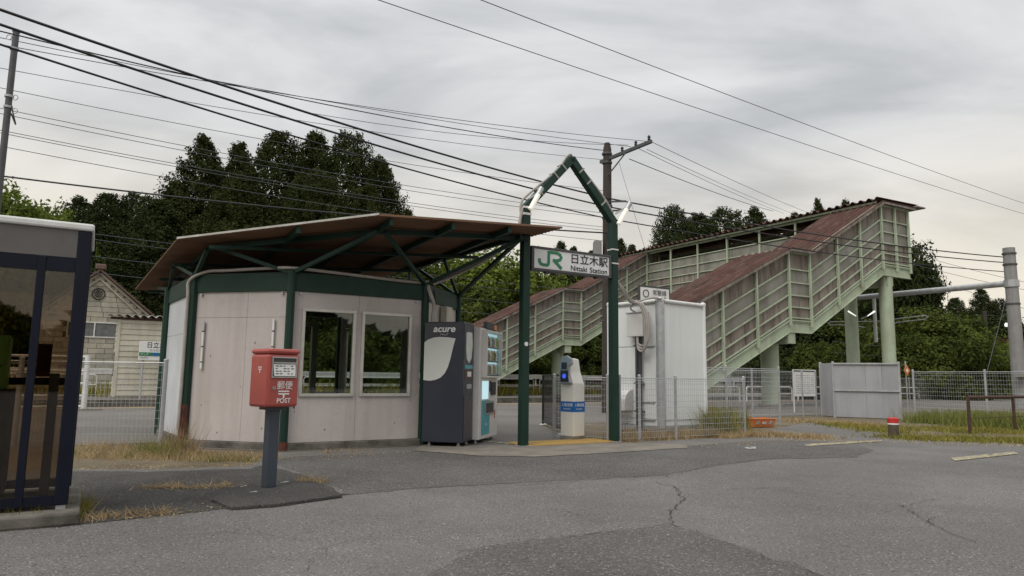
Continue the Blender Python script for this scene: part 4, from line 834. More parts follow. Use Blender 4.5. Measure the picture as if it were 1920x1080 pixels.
MB().box(32.9, 33.6, 17.6, 20.4, 5.88+EAVE+.05, 5.88+EAVE+.11).build('roof_lip', M['bpanel'], fb)
# small direction sign by the foot of the stairs
ds = sthing('direction_sign', 'small grey rimmed white direction sign above the cabinet', 'sign', 16.6, 17.3, z=0); ds.location = W(16.05, 17.3, -.05)
MB().tube([V(16.2,17.3,0), V(16.2,17.3,4.1)], .05, 8).build('post', M['galv'], ds); MB().box(15.75, 17.15, 17.22, 17.27, 3.62, 4.2).build('frame', M['signgrey'], ds); MB().box(15.82, 17.08, 17.205, 17.219, 3.69, 4.13).build('face', M['label'], ds)
text('常磐線', .2, M['ink'], ds, V(16.65,17.2,3.97), X, Z, fit=.6); text('仙台方面', .14, M['ink'], ds, V(16.65,17.2,3.78), X, Z, fit=.6)
ring = MB(); ring.tube([V(16.05+.12*math.cos(a), 17.2, 3.93+.12*math.sin(a)) for a in np.linspace(0, 2*math.pi, 17)], .014, 6); ring.build('symbol', M['ink'], ds)

# ================================================================== railings and things beyond the track
def urail(s0, s1, t, k):
    u = sthing('platform_railing', RL[k], 'railing', (s0+s1)/2, t, 'white hoop railings along the far platform'); r = .1
    pts = [V(s0,t,0), V(s0,t,.82), V(s0+.03,t,.90), V(s0+.12,t,.95), V(s1-.12,t,.95), V(s1-.03,t,.90), V(s1,t,.82), V(s1,t,0)]
    MB().tube(pts, .032, 8).build('hoop', M['white'], u, smooth=True); MB().tube([V(s0,t,.5), V(s1,t,.5)], .026, 8).build('mid_rail', M['white'], u, smooth=True)
ORD = 'first second third fourth fifth sixth seventh eighth ninth tenth eleventh twelfth thirteenth fourteenth fifteenth sixteenth seventeenth eighteenth nineteenth twentieth twentyfirst twentysecond twentythird twentyfourth twentyfifth'.split()
RL = ['white hoop railing, %s from the left along the far platform' % x for x in ORD]
k = 0
for s in np.arange(-8, 62, 2.9):
    if 0.2 < s+1.2 < 9 and s+2.4 > .3 and s < 4.5: continue
    urail(float(s), float(s)+2.45, 36.3, k); k += 1
def low_hoop(s0, s1, t, lab):
    u = sthing('platform_railing', lab, 'railing', (s0+s1)/2, t, 'low white hoop railings of the near platform')
    MB().tube([V(s0,t,0), V(s0,t,.62), V(s0+.04,t,.70), V(s0+.12,t,.74), V(s1-.12,t,.74), V(s1-.04,t,.70), V(s1,t,.62), V(s1,t,0)], .035, 8).build('hoop', M['white'], u, smooth=True); MB().tube([V(s0,t,.38), V(s1,t,.38)], .028, 8).build('mid_rail', M['white'], u, smooth=True)
for i, s in enumerate((20.2, 24.2, 28.2, 32.2, 36.2, 40.2)): low_hoop(s, s+3.5, 24.0, 'low white hoop railing, %s beneath the footbridge from the left' % ORD[i])
gr = sthing('guard_rail', 'long white corrugated guard rail behind the far platform', 'guard rail', 20, 38.4)
mb = MB()
for z0, z1 in ((.98,1.06),(1.08,1.13),(1.15,1.23)): mb.box(-12, 70, 38.36, 38.40, z0, z1)
mb.box(-12, 70, 38.385, 38.41, .97, 1.24); mb.build('beam', M['white'], gr)
for s in np.arange(-11, 70, 4): MB().tube([V(float(s),38.45,0), V(float(s),38.45,1.25)], .05, 8).build('post', M['white'], gr)
MB().box(-12, 70, 38.36, 38.4, .52, .60).build('lower_beam', M['white'], gr)
wrl = sthing('white_railing', 'tall white pipe railing ending in a based post left of the waiting room', 'railing', -.1, 23.06)
for s in (-.1, -2.6, -5.1, -7.6): MB().tube([V(s,23.06,0), V(s,23.06,1.55)], .075, 10).build('post', M['white'], wrl, smooth=True)
for z in (1.5, 1.1, .75, .42, .12): MB().tube([V(-7.7,23.06,z), V(-.1,23.06,z)], .035, 8).build('rail', M['white'], wrl, smooth=True)
MB().box(-.45,.35,22.8,23.3,.01,.06).build('base', M['concrete'], wrl)
# slender white shed with plank siding on the far platform
sh = sthing('platform_shed', 'cream shed with horizontal siding and wavy corrugated roof beyond the track', 'shed', 2.4, 34)
sx0, sx1, sy0, sy1, sH = .82, 4.6, 33.0, 35.4, 3.35
MB().box(sx0+.02, sx1-.02, sy0+.03, sy1-.03, .05, sH).build('core', M['cream'], sh)
n = 14
for i in range(n):
    z = .12+(sH-.14)*i/n; h = (sH-.14)/n
    MB().prism([V(sx0+.1,sy0+.028,z), V(sx0+.1,sy0-.012,z), V(sx0+.1,sy0+.012,z+h-.008), V(sx0+.1,sy0+.028,z+h-.008)], V(sx1-sx0-.1,0,0)).build('plank', M['cream'], sh)
    MB().prism([V(sx0+.018,sy0+.1,z), V(sx0-.02,sy0+.1,z), V(sx0+.004,sy0+.1,z+h-.008), V(sx0+.018,sy0+.1,z+h-.008)], V(0,sy1-sy0-.2,0)).build('plank', M['cream'], sh)
MB().box(sx0-.03, sx0+.098, sy0-.03, sy0+.098, .05, sH).build('corner_board', M['cream'], sh); MB().box(sx0-.05, sx1, sy0-.05, sy1, .0, .08).build('sill', M['concrete'], sh)
MB().box(sx0-.035, sx0-.021, sy0+.7, sy0+1.3, .9, 1.9).build('side_window', M['icdark'], sh)
mb = MB(); corrugated(mb, V(sx0-.35,sy0-.25,sH+.06), V(0,3.0,.12), V(4.4,0,0), V(0,0,1), .30, .05, 8); r = mb.build('roof', M['flashing'], sh); r.modifiers.new('t', 'SOLIDIFY').thickness = .02
MB().box(sx0-.3, sx1, sy0-.04, sy0-.02, sH-.1, sH-.005).build('fascia', M['rust'], sh)
ns = sthing('station_name_board', 'white station name board with green band in front of the cream shed', 'sign', 2.2, 32.4)
MB().box(1.62, 2.86, 32.36, 32.42, 1.58, 2.36).build('board', M['label'], ns, bevel=.01); MB().box(1.64, 2.84, 32.345, 32.359, 1.76, 1.90).build('green_band', M['jrgreen'], ns); MB().box(2.14, 2.34, 32.34, 32.3445, 1.76, 1.90).build('blue_mark', M['blue'], ns)
for s in (1.8, 2.7): MB().tube([V(s,32.45,0), V(s,32.45,2.3)], .04, 8).build('leg', M['galv'], ns)
text('日立木', .27, M['ink'], ns, V(2.24,32.355,2.19), X, Z, fit=.66, bold=.002); text('にったき', .12, M['ink'], ns, V(2.24,32.355,1.99), X, Z, fit=.42); text('そうま', .09, M['label'], ns, V(2.62,32.343,1.83), X, Z, fit=.28); text('かしま', .09, M['label'], ns, V(1.84,32.343,1.83), X, Z, fit=.28)
text('Soma', .07, M['ink'], ns, V(2.62,32.355,1.68), X, Z, fit=.25); text('Kashima', .07, M['ink'], ns, V(1.84,32.355,1.68), X, Z, fit=.28)
# old stone storehouse
ko = at(168, 742, 40.0); ko.z = 0
ks = thing('stone_storehouse', 'old stone block storehouse with gable and crest beyond the far platform', 'building', ko, TH)
hw, eh, ah = 2.85, 4.35, 6.85
core = MB(); core.prism([V(-hw,.05,0), V(hw,.05,0), V(hw,.05,eh), V(0,.05,ah), V(-hw,.05,eh)], V(0,7,0)); core.build('core_wall', M['mortar'], ks)
bh = .30; row = 0
def gable_half(z): return hw if z < eh else max(0, hw*(ah-z)/(ah-eh))
z = .02
while z < ah-.45:
    wmax = min(gable_half(z+bh), hw); x = -wmax + (.0 if row % 2 else -.42); x = max(x, -wmax)
    first = True
    while x < wmax-.03:
        L = .85 if not (first and row % 2 == 0) else .43; first = False; x1 = min(x+L, wmax); win = (3.0 < z+bh/2 < 3.95) and (-1.55 < (x+x1)/2 < 1.45)
        if x1-x > .08 and not win:
            MB().prism([V(x+.012,-.0+random.uniform(-.008,.008),z), V(x1-.012,0,z), V(x1-.012,0,z+bh-.022), V(x+.012,0,z+bh-.022)], V(0,.06,0)).build('block', M['stone' if random.random() < .6 else 'stone2'], ks)
        x = x1
    z += bh; row += 1
wn = MB()
for q in ((-1.4,1.3,3.02,3.09),(-1.4,1.3,3.86,3.93),(-1.4,-1.33,3.09,3.86),(1.23,1.3,3.09,3.86),(-.09,-.02,3.09,3.86)): wn.box(q[0], q[1], -.05, .04, q[2], q[3])
wf_ = wn.build('window', M['white'], ks); MB().box(-1.33, 1.23, .0, .03, 3.09, 3.86).build('pane', mat('storehouse_pane', (0.16,0.165,0.165,1), (0.10,0.105,0.11,1), rough=.25, scale=4, detail=2), wf_)
cr = MB(); cr.tube([V(.32*math.cos(a), -.04, 5.55+.32*math.sin(a)) for a in np.linspace(0, 2*math.pi, 21)], .035, 6)
for k in range(5):
    a0 = math.pi/2+k*2*math.pi/5; c = V(.14*math.cos(a0), -.04, 5.55+.14*math.sin(a0)); cr.tube([c+V(.075*math.cos(a), 0, .075*math.sin(a)) for a in np.linspace(0, 2*math.pi, 9)], .022, 5)
cr.build('crest', M['darkin'], ks)
for s in (-1, 1):
    for off, th_ in ((.0,.13),(-.32,.08)): MB().beam(V(s*(hw+.05)*(1 if off == 0 else .9),-.06,eh-.12+off*.6), V(0,-.06,ah-.10+off), .10, th_).build('gable_moulding', M['stone'], ks)
    MB().prism([V(0,-.35,ah+.02), V(s*(hw+.35),-.35,eh-.22), V(s*(hw+.35),-.35,eh-.10), V(0,-.35,ah+.15)], V(0,7.8,0)).build('roof_slope', M['tile'], ks)
    for i in range(12):
        f = i/12; MB().tube([V(s*(hw+.3)*f,-.36,ah+.15-(ah-eh+.25)*f*(hw+.3)/(hw+.35)), V(s*(hw+.3)*f,7.4,ah+.15-(ah-eh+.25)*f*(hw+.3)/(hw+.35))], .05, 5).build('roof_ridge', M['tile'], ks)
    MB().box(min(s*1.8,s*2.95), max(s*1.8,s*2.95), -.12, .0, 4.28, 4.40).build('cornice', M['stone'], ks)
MB().box(-.28, .28, -.42, -.2, ah+.1, ah+.42).build('ridge_end', M['tile'], ks, bevel=.06); MB().tube([V(0,-.35,ah+.22), V(0,7.4,ah+.22)], .13, 8).build('ridge', M['tile'], ks)

# ================================================================== poles
up_ = thing('wooden_utility_pole', 'old brown wooden utility pole with steel crossarm behind the green gate', 'utility pole', (3.02, 22, 0))
MB().tube([V(0,0,0), V(.05,0,8.55), V(.05,0,8.75)], [.17,.135,.09], 12).build('pole', M['wood'], up_, smooth=True)
av = V(math.sin(TH), -math.cos(TH), 0)
MB().beam(V(.05,0,8.2)-av*.35, V(.05,0,8.2)+av*2.1, .09, .1).build('crossarm', M['steelpole'], up_); 
for q in (.75, 1.4, 2.0): MB().lathe(V(.05,0,8.25)+av*q, [(.03,0),(.055,.04),(.03,.08),(.055,.11),(.03,.16)], 8).build('insulator', M['darkin'], up_)
MB().beam(V(.05,-.1,8.15)+av*.9, V(.03,-.1,7.6), .03).build('brace', M['steelpole'], up_)
for z, l in ((6.75,.75),(6.45,.55),(4.55,.9),(2.9,.5)): MB().beam(V(.04,-.12,z)-av*.2-US*.2, V(.04,-.12,z)+av*l*.5+US*l*.6, .06, .05).build('bracket_arm', M['steelpole'], up_)
for z in (8.35, 8.05, 6.6, 6.2, 4.5): MB().lathe(V(.04,0,z), [(.17,0),(.17,.06)], 12).build('band', M['steelpole'], up_)
MB().box(-.42,-.17,-.25,.1,4.9,5.45).build('cable_closure', M['polecon'], up_, bevel=.03)
lp = thing('steel_pole', 'slim dark steel pole with cable hooks at the left edge', 'pole', at(1, 330, 12.0)); lp.location.z = 0
ltop = at(17, 60, 12.0).z
MB().tube([V(0,0,0), V(0,0,ltop)], [.062,.052], 12).build('shaft', M['steelpole'], lp, smooth=True); MB().lathe(V(0,0,ltop), [(.065,0),(.066,.03),(.03,.05)], 12).build('cap', M['galv'], lp)
for z in (ltop-.35, ltop-1.25, ltop-1.45): MB().lathe(V(0,0,z), [(.072,0),(.072,.04)], 12).build('band', M['galv'], lp)
for dx, z in ((.11,ltop-1.25),(-.12,ltop-.1),(.13,ltop-1.5)): MB().tube([V(dx+.05*math.cos(a),0,z+.05*math.sin(a)) for a in np.linspace(0,2*math.pi,9)], .008, 5).build('hook', M['galv'], lp)
conduit('cable_loop', [V(.06,0,ltop-1.4), V(.12,0,ltop-1.6), V(.17,0,ltop-1.75), V(.14,0,ltop-1.7), V(.07,0,ltop-1.55)], .012, lp, 'rubber')
cp = sthing('catenary_gantry', 'grey concrete pole with long pipe arm reaching over the track', 'gantry', 35.4, 15)
MB().tube([V(35.4,15,0), V(35.4,15,7.2)], [.29,.24], 16).build('pole', M['polecon'], cp, smooth=True); MB().tube([V(35.4,15.2,5.58), V(35.4,32.5,5.62)], .14, 12).build('arm', M['galv'], cp, smooth=True)
MB().lathe(V(35.4,15,5.4), [(.30,0),(.30,.32)], 16).build('collar', M['galv'], cp)
for z in (6.9, 6.4, 4.6): MB().lathe(V(35.4,15,z), [(.285,0),(.285,.07)], 16).build('band', M['steelpole'], cp)
MB().tube([V(35.4,21.5,5.5), V(35.4,21.5,3.15)], .09, 10).build('drop_post', M['galv'], cp, smooth=True)
for sgn in (-1, 1):
    MB().tube([V(35.4,21.5,4.25), V(35.4,21.5+sgn*2.6,4.38), V(35.4,21.5+sgn*2.75,4.32), V(35.4,21.5+sgn*2.6,4.2), V(35.4,21.5+sgn*1.2,4.12), V(35.4,21.5+sgn*.6,3.95)], .028, 6).build('bracket_tube', M['galv'], cp, smooth=True)
MB().tube([V(35.4,31.5,5.5), V(35.4,31.5,0)], .16, 10).build('far_leg', M['galv'], cp, smooth=True)
MB().box(34.7,35.9,14.6,14.9,1.35,1.65).build('equipment_box', M['polecon'], cp, bevel=.02)
for nm, px_ in (('left', 1607), ('right', 1633)):
    c = at(1598 if nm == 'left' else 1633, 588, 31.0); d = (1 if nm == 'right' else -1)
    lp2 = thing('platform_lamp', 'lit %s lamp of the pair beneath the footbridge landing' % nm, 'lamp', c, 0, 'lamps beneath the footbridge'); MB().tube([V(-.16*d,0,-.11), V(.18*d,0,.11)], [.018,.04], 8).build('lit_tube', M['lamp_bright'], lp2, smooth=True); MB().beam(V(-.16*d,0,-.11), V(-.34*d,.2,-.22), .04).build('bracket', M['galv'], lp2)
c = at(1897, 613, 48); sl_ = thing('street_lamp', 'distant street lamp with bright lit head at the right edge', 'lamp', (c.x+.5, c.y, 0)); MB().tube([V(0,0,0), V(0,0,c.z)], .06, 8).build('post', M['galv'], sl_); MB().tube([V(.1,0,c.z), V(-.9,0,c.z+.15)], [.10,.14], 8).build('lit_head', M['lamp_bright'], sl_)
c = at(1850, 640, 60); dp = thing('distant_pole', 'distant dark wooden pole rising in front of the right hand trees', 'utility pole', (c.x, c.y, .8)); MB().tube([V(0,0,0), V(0,0,6.5)], .16, 8).build('pole', M['wood'], dp); MB().beam(V(-.8,0,6.1), V(.8,0,6.1), .09).build('crossarm', M['wood'], dp)

# ================================================================== overhead wires
def wire(a, b, sag, r, mt, label, group, n=22, c=None):
    pts = []
    segs = [(a, b)] if c is None else [(a, b), (b, c)]
    for p, q in segs:
        for i in range(n+1):
            f = i/n; v = p.lerp(q, f); v.z -= sag*4*f*(1-f)
            if pts and i == 0: continue
            pts.append(v)
    base = pts[0].copy(); o = MB().tube(pts, r, 5, False).build('overhead_cable', M[mt], off=base); o.location = base
    tag(o, label, 'cable', group); return o
PX, PY = 3.06, 21.9
TK = ['uppermost', 'middle', 'lowest']
for i, (y0, yp, yr) in enumerate(((-52, 372, 483), (-22, 388, 493), (18, 410, 510))):
    wire(at(-200, y0, 9.3), at(1141, yp, 21.8), .22, (.026,.024,.02)[i], 'rubber', '%s of the three thick black cables crossing to the wooden pole' % TK[i], 'thick cables', c=at(1893, yr, 32.0))
wire(at(-100, 34, 11.0), at(1132, 282, 21.9), .25, .013, 'rubber', 'twisted black cable running to the top of the wooden pole', 'pole top wires')
for i, (p0, p1, c) in enumerate((((-60, 58, 12.5), (1183, 275, 21.2), None), ((-60, 72, 12.0), (1213, 265, 20.4), None), ((560, 208, 18.0), (1178, 272, 21.2), None))):
    wire(at(*p0), at(*p1), .2, .008, 'rubber', '%s thin wire running to the crossarm of the wooden pole' % ('upper long', 'lower long', 'short')[i], 'crossarm wires')
for i, (p0, p1) in enumerate((((1222, 266, 20.3), (1540, 408, 48)), ((1213, 280, 20.6), (1500, 405, 48)), ((1190, 275, 21.2), (1470, 400, 48)), ((1180, 298, 21.6), (1450, 396, 44)))):
    wire(at(*p0), at(*p1), .12, (.009,.008,.009,.014)[i], 'rubber', '%s wire descending right from the crossarm behind the footbridge' % ('uppermost', 'second', 'third', 'lowest thick')[i], 'wires right of the pole')
for i, (p0, p1, nm) in enumerate((((640, -24, 11), (1990, 422, 34), 'lower'), ((830, -28, 11), (1990, 405, 34), 'upper'))):
    wire(at(*p0), at(*p1), .12, .008, 'rubber', '%s of the two lone wires crossing the open sky at the right' % nm, 'lone sky wires')
for i, (y0, y1) in enumerate(((124, 272), (160, 330), (198, 372), (208, 380), (240, 398), (245, 404), (270, 424))):
    a = at(-60, y0-8, 19.5); b = at(1136, y1+28, 31.5); wire(a, b, .30, .011, 'thinwire', '%s thin railway wire from the top, strung above the brown roof' % ORD[i], 'railway wires')
wire(at(-60, 322, 17.2), at(1140, 437, 21.8), .18, .024, 'rubber', 'thick low cable passing behind the brown roof', 'thick cables')
for i, (y0, y1) in enumerate(((424, 532), (434, 545), (468, 566), (500, 588))):
    wire(at(-60, y0-16, 22.0), at(1300, y1+34, 38.0), .15, .011, 'thinwire', '%s overhead line from the top, seen below the roof edge by the shed' % ORD[i], 'overhead line wires')
for i, (p0, p1) in enumerate((((1700, 492, 36), (2000, 558, 30)), ((1740, 520, 40), (2000, 600, 30)), ((1560, 660, 44), (2000, 690, 46)), ((1560, 640, 44), (2000, 672, 46)), ((1720, 478, 38), (2000, 545, 31)))):
    wire(at(*p0), at(*p1), .1, .010, 'thinwire', '%s thin wire passing the concrete pole at the right' % ('upper sloping', 'middle sloping', 'lower level', 'higher level', 'topmost sloping')[i], 'wires by the gantry')
wire(at(1160, 303, 21.8), at(1245, 585, 19.5), .0, .006, 'thinwire', 'slanting stay wire beside the wooden pole', 'stay wires')
wire(at(1886, 560, 31), at(1850, 700, 27), .0, .012, 'thinwire', 'slanting stay wire of the concrete pole', 'stay wires')

# ================================================================== trees
def quads(name, cen, nrm, size, asp, rng):
    """leaf faces: centre points, rough facing directions"""
    n = len(cen); d = nrm + rng.normal(0, .55, (n, 3)); d /= np.linalg.norm(d, axis=1)[:, None]
    r = rng.normal(0, 1, (n, 3)); a = np.cross(d, r); a /= np.linalg.norm(a, axis=1)[:, None]; b = np.cross(d, a)
    s = (size*rng.uniform(.6, 1.35, n))[:, None]; v = np.empty((n*4, 3)); a = a*s; b = b*s*asp
    v[0::4] = cen-a; v[1::4] = cen-b*.9; v[2::4] = cen+a; v[3::4] = cen+b
    me = bpy.data.meshes.new(name); me.vertices.add(n*4); me.vertices.foreach_set('co', v.ravel()); me.loops.add(n*4); me.polygons.add(n)
    me.loops.foreach_set('vertex_index', np.arange(n*4)); me.polygons.foreach_set('loop_start', np.arange(0, n*4, 4)); me.update(calc_edges=True); return me
def conifer_mesh(seed, h, R, sprays=2700, per=15, base=.06, top=.8, size=.14):
    """cedar: feathery upswept sprays spread through a lumpy cone, thick near its surface"""
    rng = np.random.default_rng(seed); n = sprays; q = rng.beta(1.0, 1.45, n)*(1-base)+base; az = rng.uniform(0, 2*np.pi, n)
    env = R*np.where(q < .3, .86+.14*q/.3, np.clip(1-(q-.3)/.7, 0, 1)**top)
    lump = 1+.15*np.sin(3*az+q*13+seed)+.13*np.sin(5*az-q*23+2*seed)+.10*np.sin(q*47+az*2)+.07*np.sin(9*az+q*61)
    fr = 1-np.abs(rng.normal(0, .20, n)); rad = env*lump*np.clip(fr, .1, 1)
    c0 = np.c_[np.cos(az)*rad, np.sin(az)*rad, q*h + rng.normal(0, .1, n)]; out = np.c_[np.cos(az), np.sin(az), np.full(n, .75)]
    out /= np.linalg.norm(out, axis=1)[:, None]; L = (.22+.13*rad)[:, None, None]
    f = rng.uniform(-.4, 1, (n, per, 1)); off = rng.normal(0, .16, (n, per, 3))
    c = (c0[:, None, :] + out[:, None, :]*f*L*1.5 + off*(1.15-.6*f)*(.6+L)).reshape(-1, 3); nn = np.repeat(out, per, 0) + rng.normal(0, .5, (n*per, 3))
    k = c[:, 2] < h*1.015; return quads('crown', c[k], nn[k], size, .42, rng)
def broad_mesh(seed, h, R, lobes=16, leaves=22000, lo=.18, size=.17, flat=.75):
    rng = np.random.default_rng(seed); c = []; nn = []; per = leaves//lobes
    for i in range(lobes):
        a = rng.uniform(0, 2*np.pi); q = rng.uniform(lo, .86); rr = R*math.sqrt(max(.05, 1-((q-.5)/.55)**2))*rng.uniform(.15, .72); cc = np.array([math.cos(a)*rr, math.sin(a)*rr, q*h]); lr = R*rng.uniform(.28, .5)
        d = rng.normal(0, 1, (per, 3)); d /= np.linalg.norm(d, axis=1)[:, None]; m = rng.uniform(.45, 1.08, per)**.5
        m *= 1+.22*np.sin(d[:, 0]*7+i)+.18*np.sin(d[:, 1]*8+2*i)
        c.append(cc + d*(lr*m)[:, None]*np.array([1, 1, flat])); nn.append(d+np.array([0, 0, .4]))
    return quads('crown', np.vstack(c), np.vstack(nn), size, .6, rng)
def trunk_mesh(h, r, seed, limbs=5, lean=.0):
    rg = random.Random(seed); mb = MB(); mb.tube([V(0,0,-.4), V(rg.uniform(-.1,.1),0,h*.35), V(rg.uniform(-.2,.2),rg.uniform(-.2,.2),h*.7), V(0,0,h*.95)], [r,r*.8,r*.5,r*.12], 8)
    for i in range(limbs):
        z = h*rg.uniform(.25,.7); a = rg.uniform(0,6.28); L = h*rg.uniform(.12,.22); mb.tube([V(0,0,z), V(math.cos(a)*L*.6,math.sin(a)*L*.6,z+L*.35), V(math.cos(a)*L,math.sin(a)*L,z+L*.8)], [r*.35,r*.22,r*.08], 5)
    return mb.mesh('trunk', True)
CON = [conifer_mesh(11, 20, 4.7, 3300, 18, top=.76), conifer_mesh(23, 20, 5.5, 3900, 18, top=.70), conifer_mesh(37, 20, 4.3, 3000, 18, top=.84), conifer_mesh(52, 20, 5.9, 4000, 18, top=.60)]
BRO = [broad_mesh(5, 9, 4.2), broad_mesh(17, 9, 4.8, 20, 26000), broad_mesh(29, 9, 3.8, 14, 18000), broad_mesh(41, 5, 4.6, 18, 20000, lo=.02, flat=.8)]
TRK = [trunk_mesh(20, .34, 3), trunk_mesh(9, .24, 5)]
_mc = {}
def with_mat(me, mt):
    k = (me.name, mt)
    if k not in _mc: c = me.copy(); c.materials.clear(); c.materials.append(M[mt]); _mc[k] = c
    return _mc[k]
def tree(name, label, px_, ytop, Y, kind, var, mt, wide=1.0, group=None, zb_=None):
    """a tree whose tip stands in the direction (px, ytop) at distance Y"""
    p = at(px_, ytop, Y); t = -p.x*math.sin(TH)+p.y*math.cos(TH); z0 = (far_z(t) if t > T1 else 0.0) if zb_ is None else zb_
    h = p.z-z0; t_ = thing(name, label, 'bush' if 'bush' in name else 'tree', (p.x, p.y, z0), random.uniform(0, 6.28), group)
    me, h0, tm = (CON[var], 20, TRK[0]) if kind == 'c' else (BRO[var], 9 if var < 3 else 5, TRK[1])
    o = link('crown', with_mat(me, mt), None, t_); k = h/h0; o.scale = (k*wide, k*wide, k)
    if 'bush' not in name:
        tr = link('trunk', with_mat(tm, 'bark'), None, t_); kk = h/(20 if kind == 'c' else 9); tr.scale = (max(.6, kk),)*2+(kk*.97,)
    return t_
GC = 'cedars above the waiting room roof'
for i, (px_, y, Y, var, wd, lab) in enumerate((
    (383,258,60,0,1.05,'leftmost tall dark cedar of the clump above the waiting room'), (450,266,64,2,.95,'narrow dark cedar second from the left in the tall clump'),
    (525,252,58,1,1.05,'broad dark cedar at the middle of the tall clump'), (593,247,63,2,1.1,'pointed cedar just right of the middle of the tall clump'),
    (658,247,58,3,.82,'tall wide cedar right of the middle of the tall clump'), (712,298,60,1,.85,'lower rounded cedar at the right end of the tall clump'), (335,345,59,0,1.2,'shorter dark cedar filling the left foot of the tall clump'),
    (450,330,52,1,1.2,'dark cedar standing in front of the tall clump towards the left'), (590,320,52,3,1.0,'dark cedar standing in front of the tall clump at its middle'), (690,345,53,0,1.0,'dark cedar standing in front of the tall clump towards the right'),
    (765,392,75,2,.8,'small dark conifer tip just right of the tall clump'))):
    tree('cedar_tree', lab, px_, y, Y, 'c', var, 'cedar', wd, GC)
GL_ = 'dark trees above the cream shed'
for px_, y, Y, var, wd, lab in ((150,372,62,0,1.3,'dark conifer nearest the booth above the storehouse roof'), (205,366,58,1,1.25,'dark tree left of the middle above the storehouse'), (262,362,60,3,1.1,'dark tree standing between the storehouse and the tall cedars'), (300,372,52,2,1.5,'dark tree directly above the cream shed'), (80,400,56,1,1.3,'dark conifer seen through the booth glass'), (30,408,58,0,1.3,'dark conifer seen through the booth door pane')):
    tree('dark_tree', lab, px_, y, Y, 'c', var, 'cedar2', wd, GL_)
for px_, y, Y, var, wd, lab in ((15,362,50,1,.7,'bright green leafy tree above the booth roof at the left edge'), (95,386,58,0,.45,'small bright green tree right above the booth roof')): tree('leafy_tree', lab, px_, y, Y, 'b', var, 'leaf_light', wd, 'leafy trees at the left edge')
GB = 'spring green trees between waiting room and footbridge'
for px_, y, Y, var, wd, mt, lab in ((905,478,52,1,.95,'leaf_light','light green tree left of the gate post above the stair roof'), (960,498,54,0,1.0,'leaf_light','light green tree behind the left gate post'), (840,470,56,2,1.0,'leaf_mid','mid green tree seen under the right half of the roof'), (770,490,54,1,1.0,'leaf_mid','mid green tree seen under the roof behind the room'),
    (1000,520,60,1,.9,'leaf_light','light green tree right of the left gate post beneath the sign'), (1075,545,62,0,.9,'leaf_mid','green tree behind the station sign'), (890,520,46,2,.9,'leaf_mid','lower green tree just above the vending machines'), (1100,600,52,2,.9,'leaf_mid','green tree beneath the far flight of stairs'), (1010,610,54,1,.8,'leaf_mid','darker green tree beneath the far stair landing')):
    tree('spring_tree', lab, px_, y, Y, 'b', var, mt, wd, GB)
GF = 'distant conifer tips above the sign'
for px_, y, Y, lab in ((1052,452,95,'tallest distant conifer tip above the station sign'), (1075,462,100,'distant conifer tip second from left above the sign'), (1110,470,98,'distant conifer tip near the sign right end'), (1162,447,95,'distant conifer tip just right of the wooden pole'), (1185,458,99,'small distant conifer tip right of the gate')): tree('distant_conifer', lab, px_, y, Y, 'c', 2, 'cedar2', .9, GF)
GR_ = 'dark trees behind the footbridge span'
for px_, y, Y, var, wd, lab in ((1262,386,78,3,.8,'dark tree left of the group above the bridge span'), (1308,402,80,1,1.1,'dark tree second from left above the bridge span'), (1360,390,80,3,1.05,'widest dark tree above the bridge span'), (1415,392,82,0,1.1,'dark tree at the right of the group above the bridge span'), (1490,398,88,2,.7,'small dark tip above the middle of the span roof'), (1533,376,86,0,.55,'small dark conifer tip above the upper span roof'), (1585,374,86,2,.6,'dark conifer tip near the top of the bridge roof')):
    tree('dark_tree', lab, px_, y, Y, 'c', var, 'cedar2', wd, GR_)
GT = 'trees right of the footbridge'
for px_, y, Y, kind, var, mt, wd, lab in ((1700,470,62,'b',1,'cedar2',.5,'tall dark leafy tree directly right of the bridge landing'), (1735,548,66,'c',3,'cedar2',.9,'dark tree beneath the gantry arm near the bridge'), (1790,560,72,'c',1,'cedar2',1.1,'dark tree beneath the middle of the gantry arm'), (1838,540,74,'c',0,'cedar2',1.0,'dark pointed tree left of the concrete pole'), (1872,560,74,'c',3,'cedar2',.9,'dark tree beside the concrete pole'), (1930,590,70,'b',0,'cedar2',1.0,'dark tree cut by the right edge'),
    (1640,520,70,'c',1,'cedar2',1.3,'dark tree behind the bridge columns'), (1560,560,62,'c',3,'cedar2',1.4,'dark tree under the stair girder'), (1500,590,60,'b',1,'cedar2',1.2,'dark leafy tree under the near stair landing'), (1600,600,58,'b',0,'leaf_mid',1.1,'green tree seen between the bridge columns')):
    tree('dark_tree', lab, px_, y, Y, kind, var, mt, wd, GT)
tree('maple_tree', 'dark red maple low beside the concrete pole', 1880, 622, 58, 'b', 2, 'leaf_red', 1.0)
GU = 'bushes along the far side of the track at right'
for px_, y, Y, var, mt, wd, lab in ((1745,585,48,1,'leaf_mid',1.1,'tall mid green bush right of the bridge columns'), (1820,618,50,0,'leaf_light',.9,'light green bush below the gantry arm'), (1700,640,45,3,'leaf_mid',.9,'mid green bush behind the hoarding'), (1780,645,44,3,'leaf_mid',.9,'dark green bush behind the right mesh fence'), (1870,655,48,3,'leaf_light',.8,'light green bush beside the concrete pole'), (1920,640,50,0,'leaf_mid',.9,'green bush cut by the right edge'), (1520,655,50,3,'leaf_mid',.8,'bush beneath the near stair girder'), (1590,665,48,3,'leaf_mid',.7,'bush left of the bridge columns'), (1440,660,52,3,'cedar2',.9,'dark bush behind the lower stair column')):
    tree('bush', lab, px_, y, Y, 'b', var, mt, wd, GU)
GV = 'bushes behind the far platform railings'
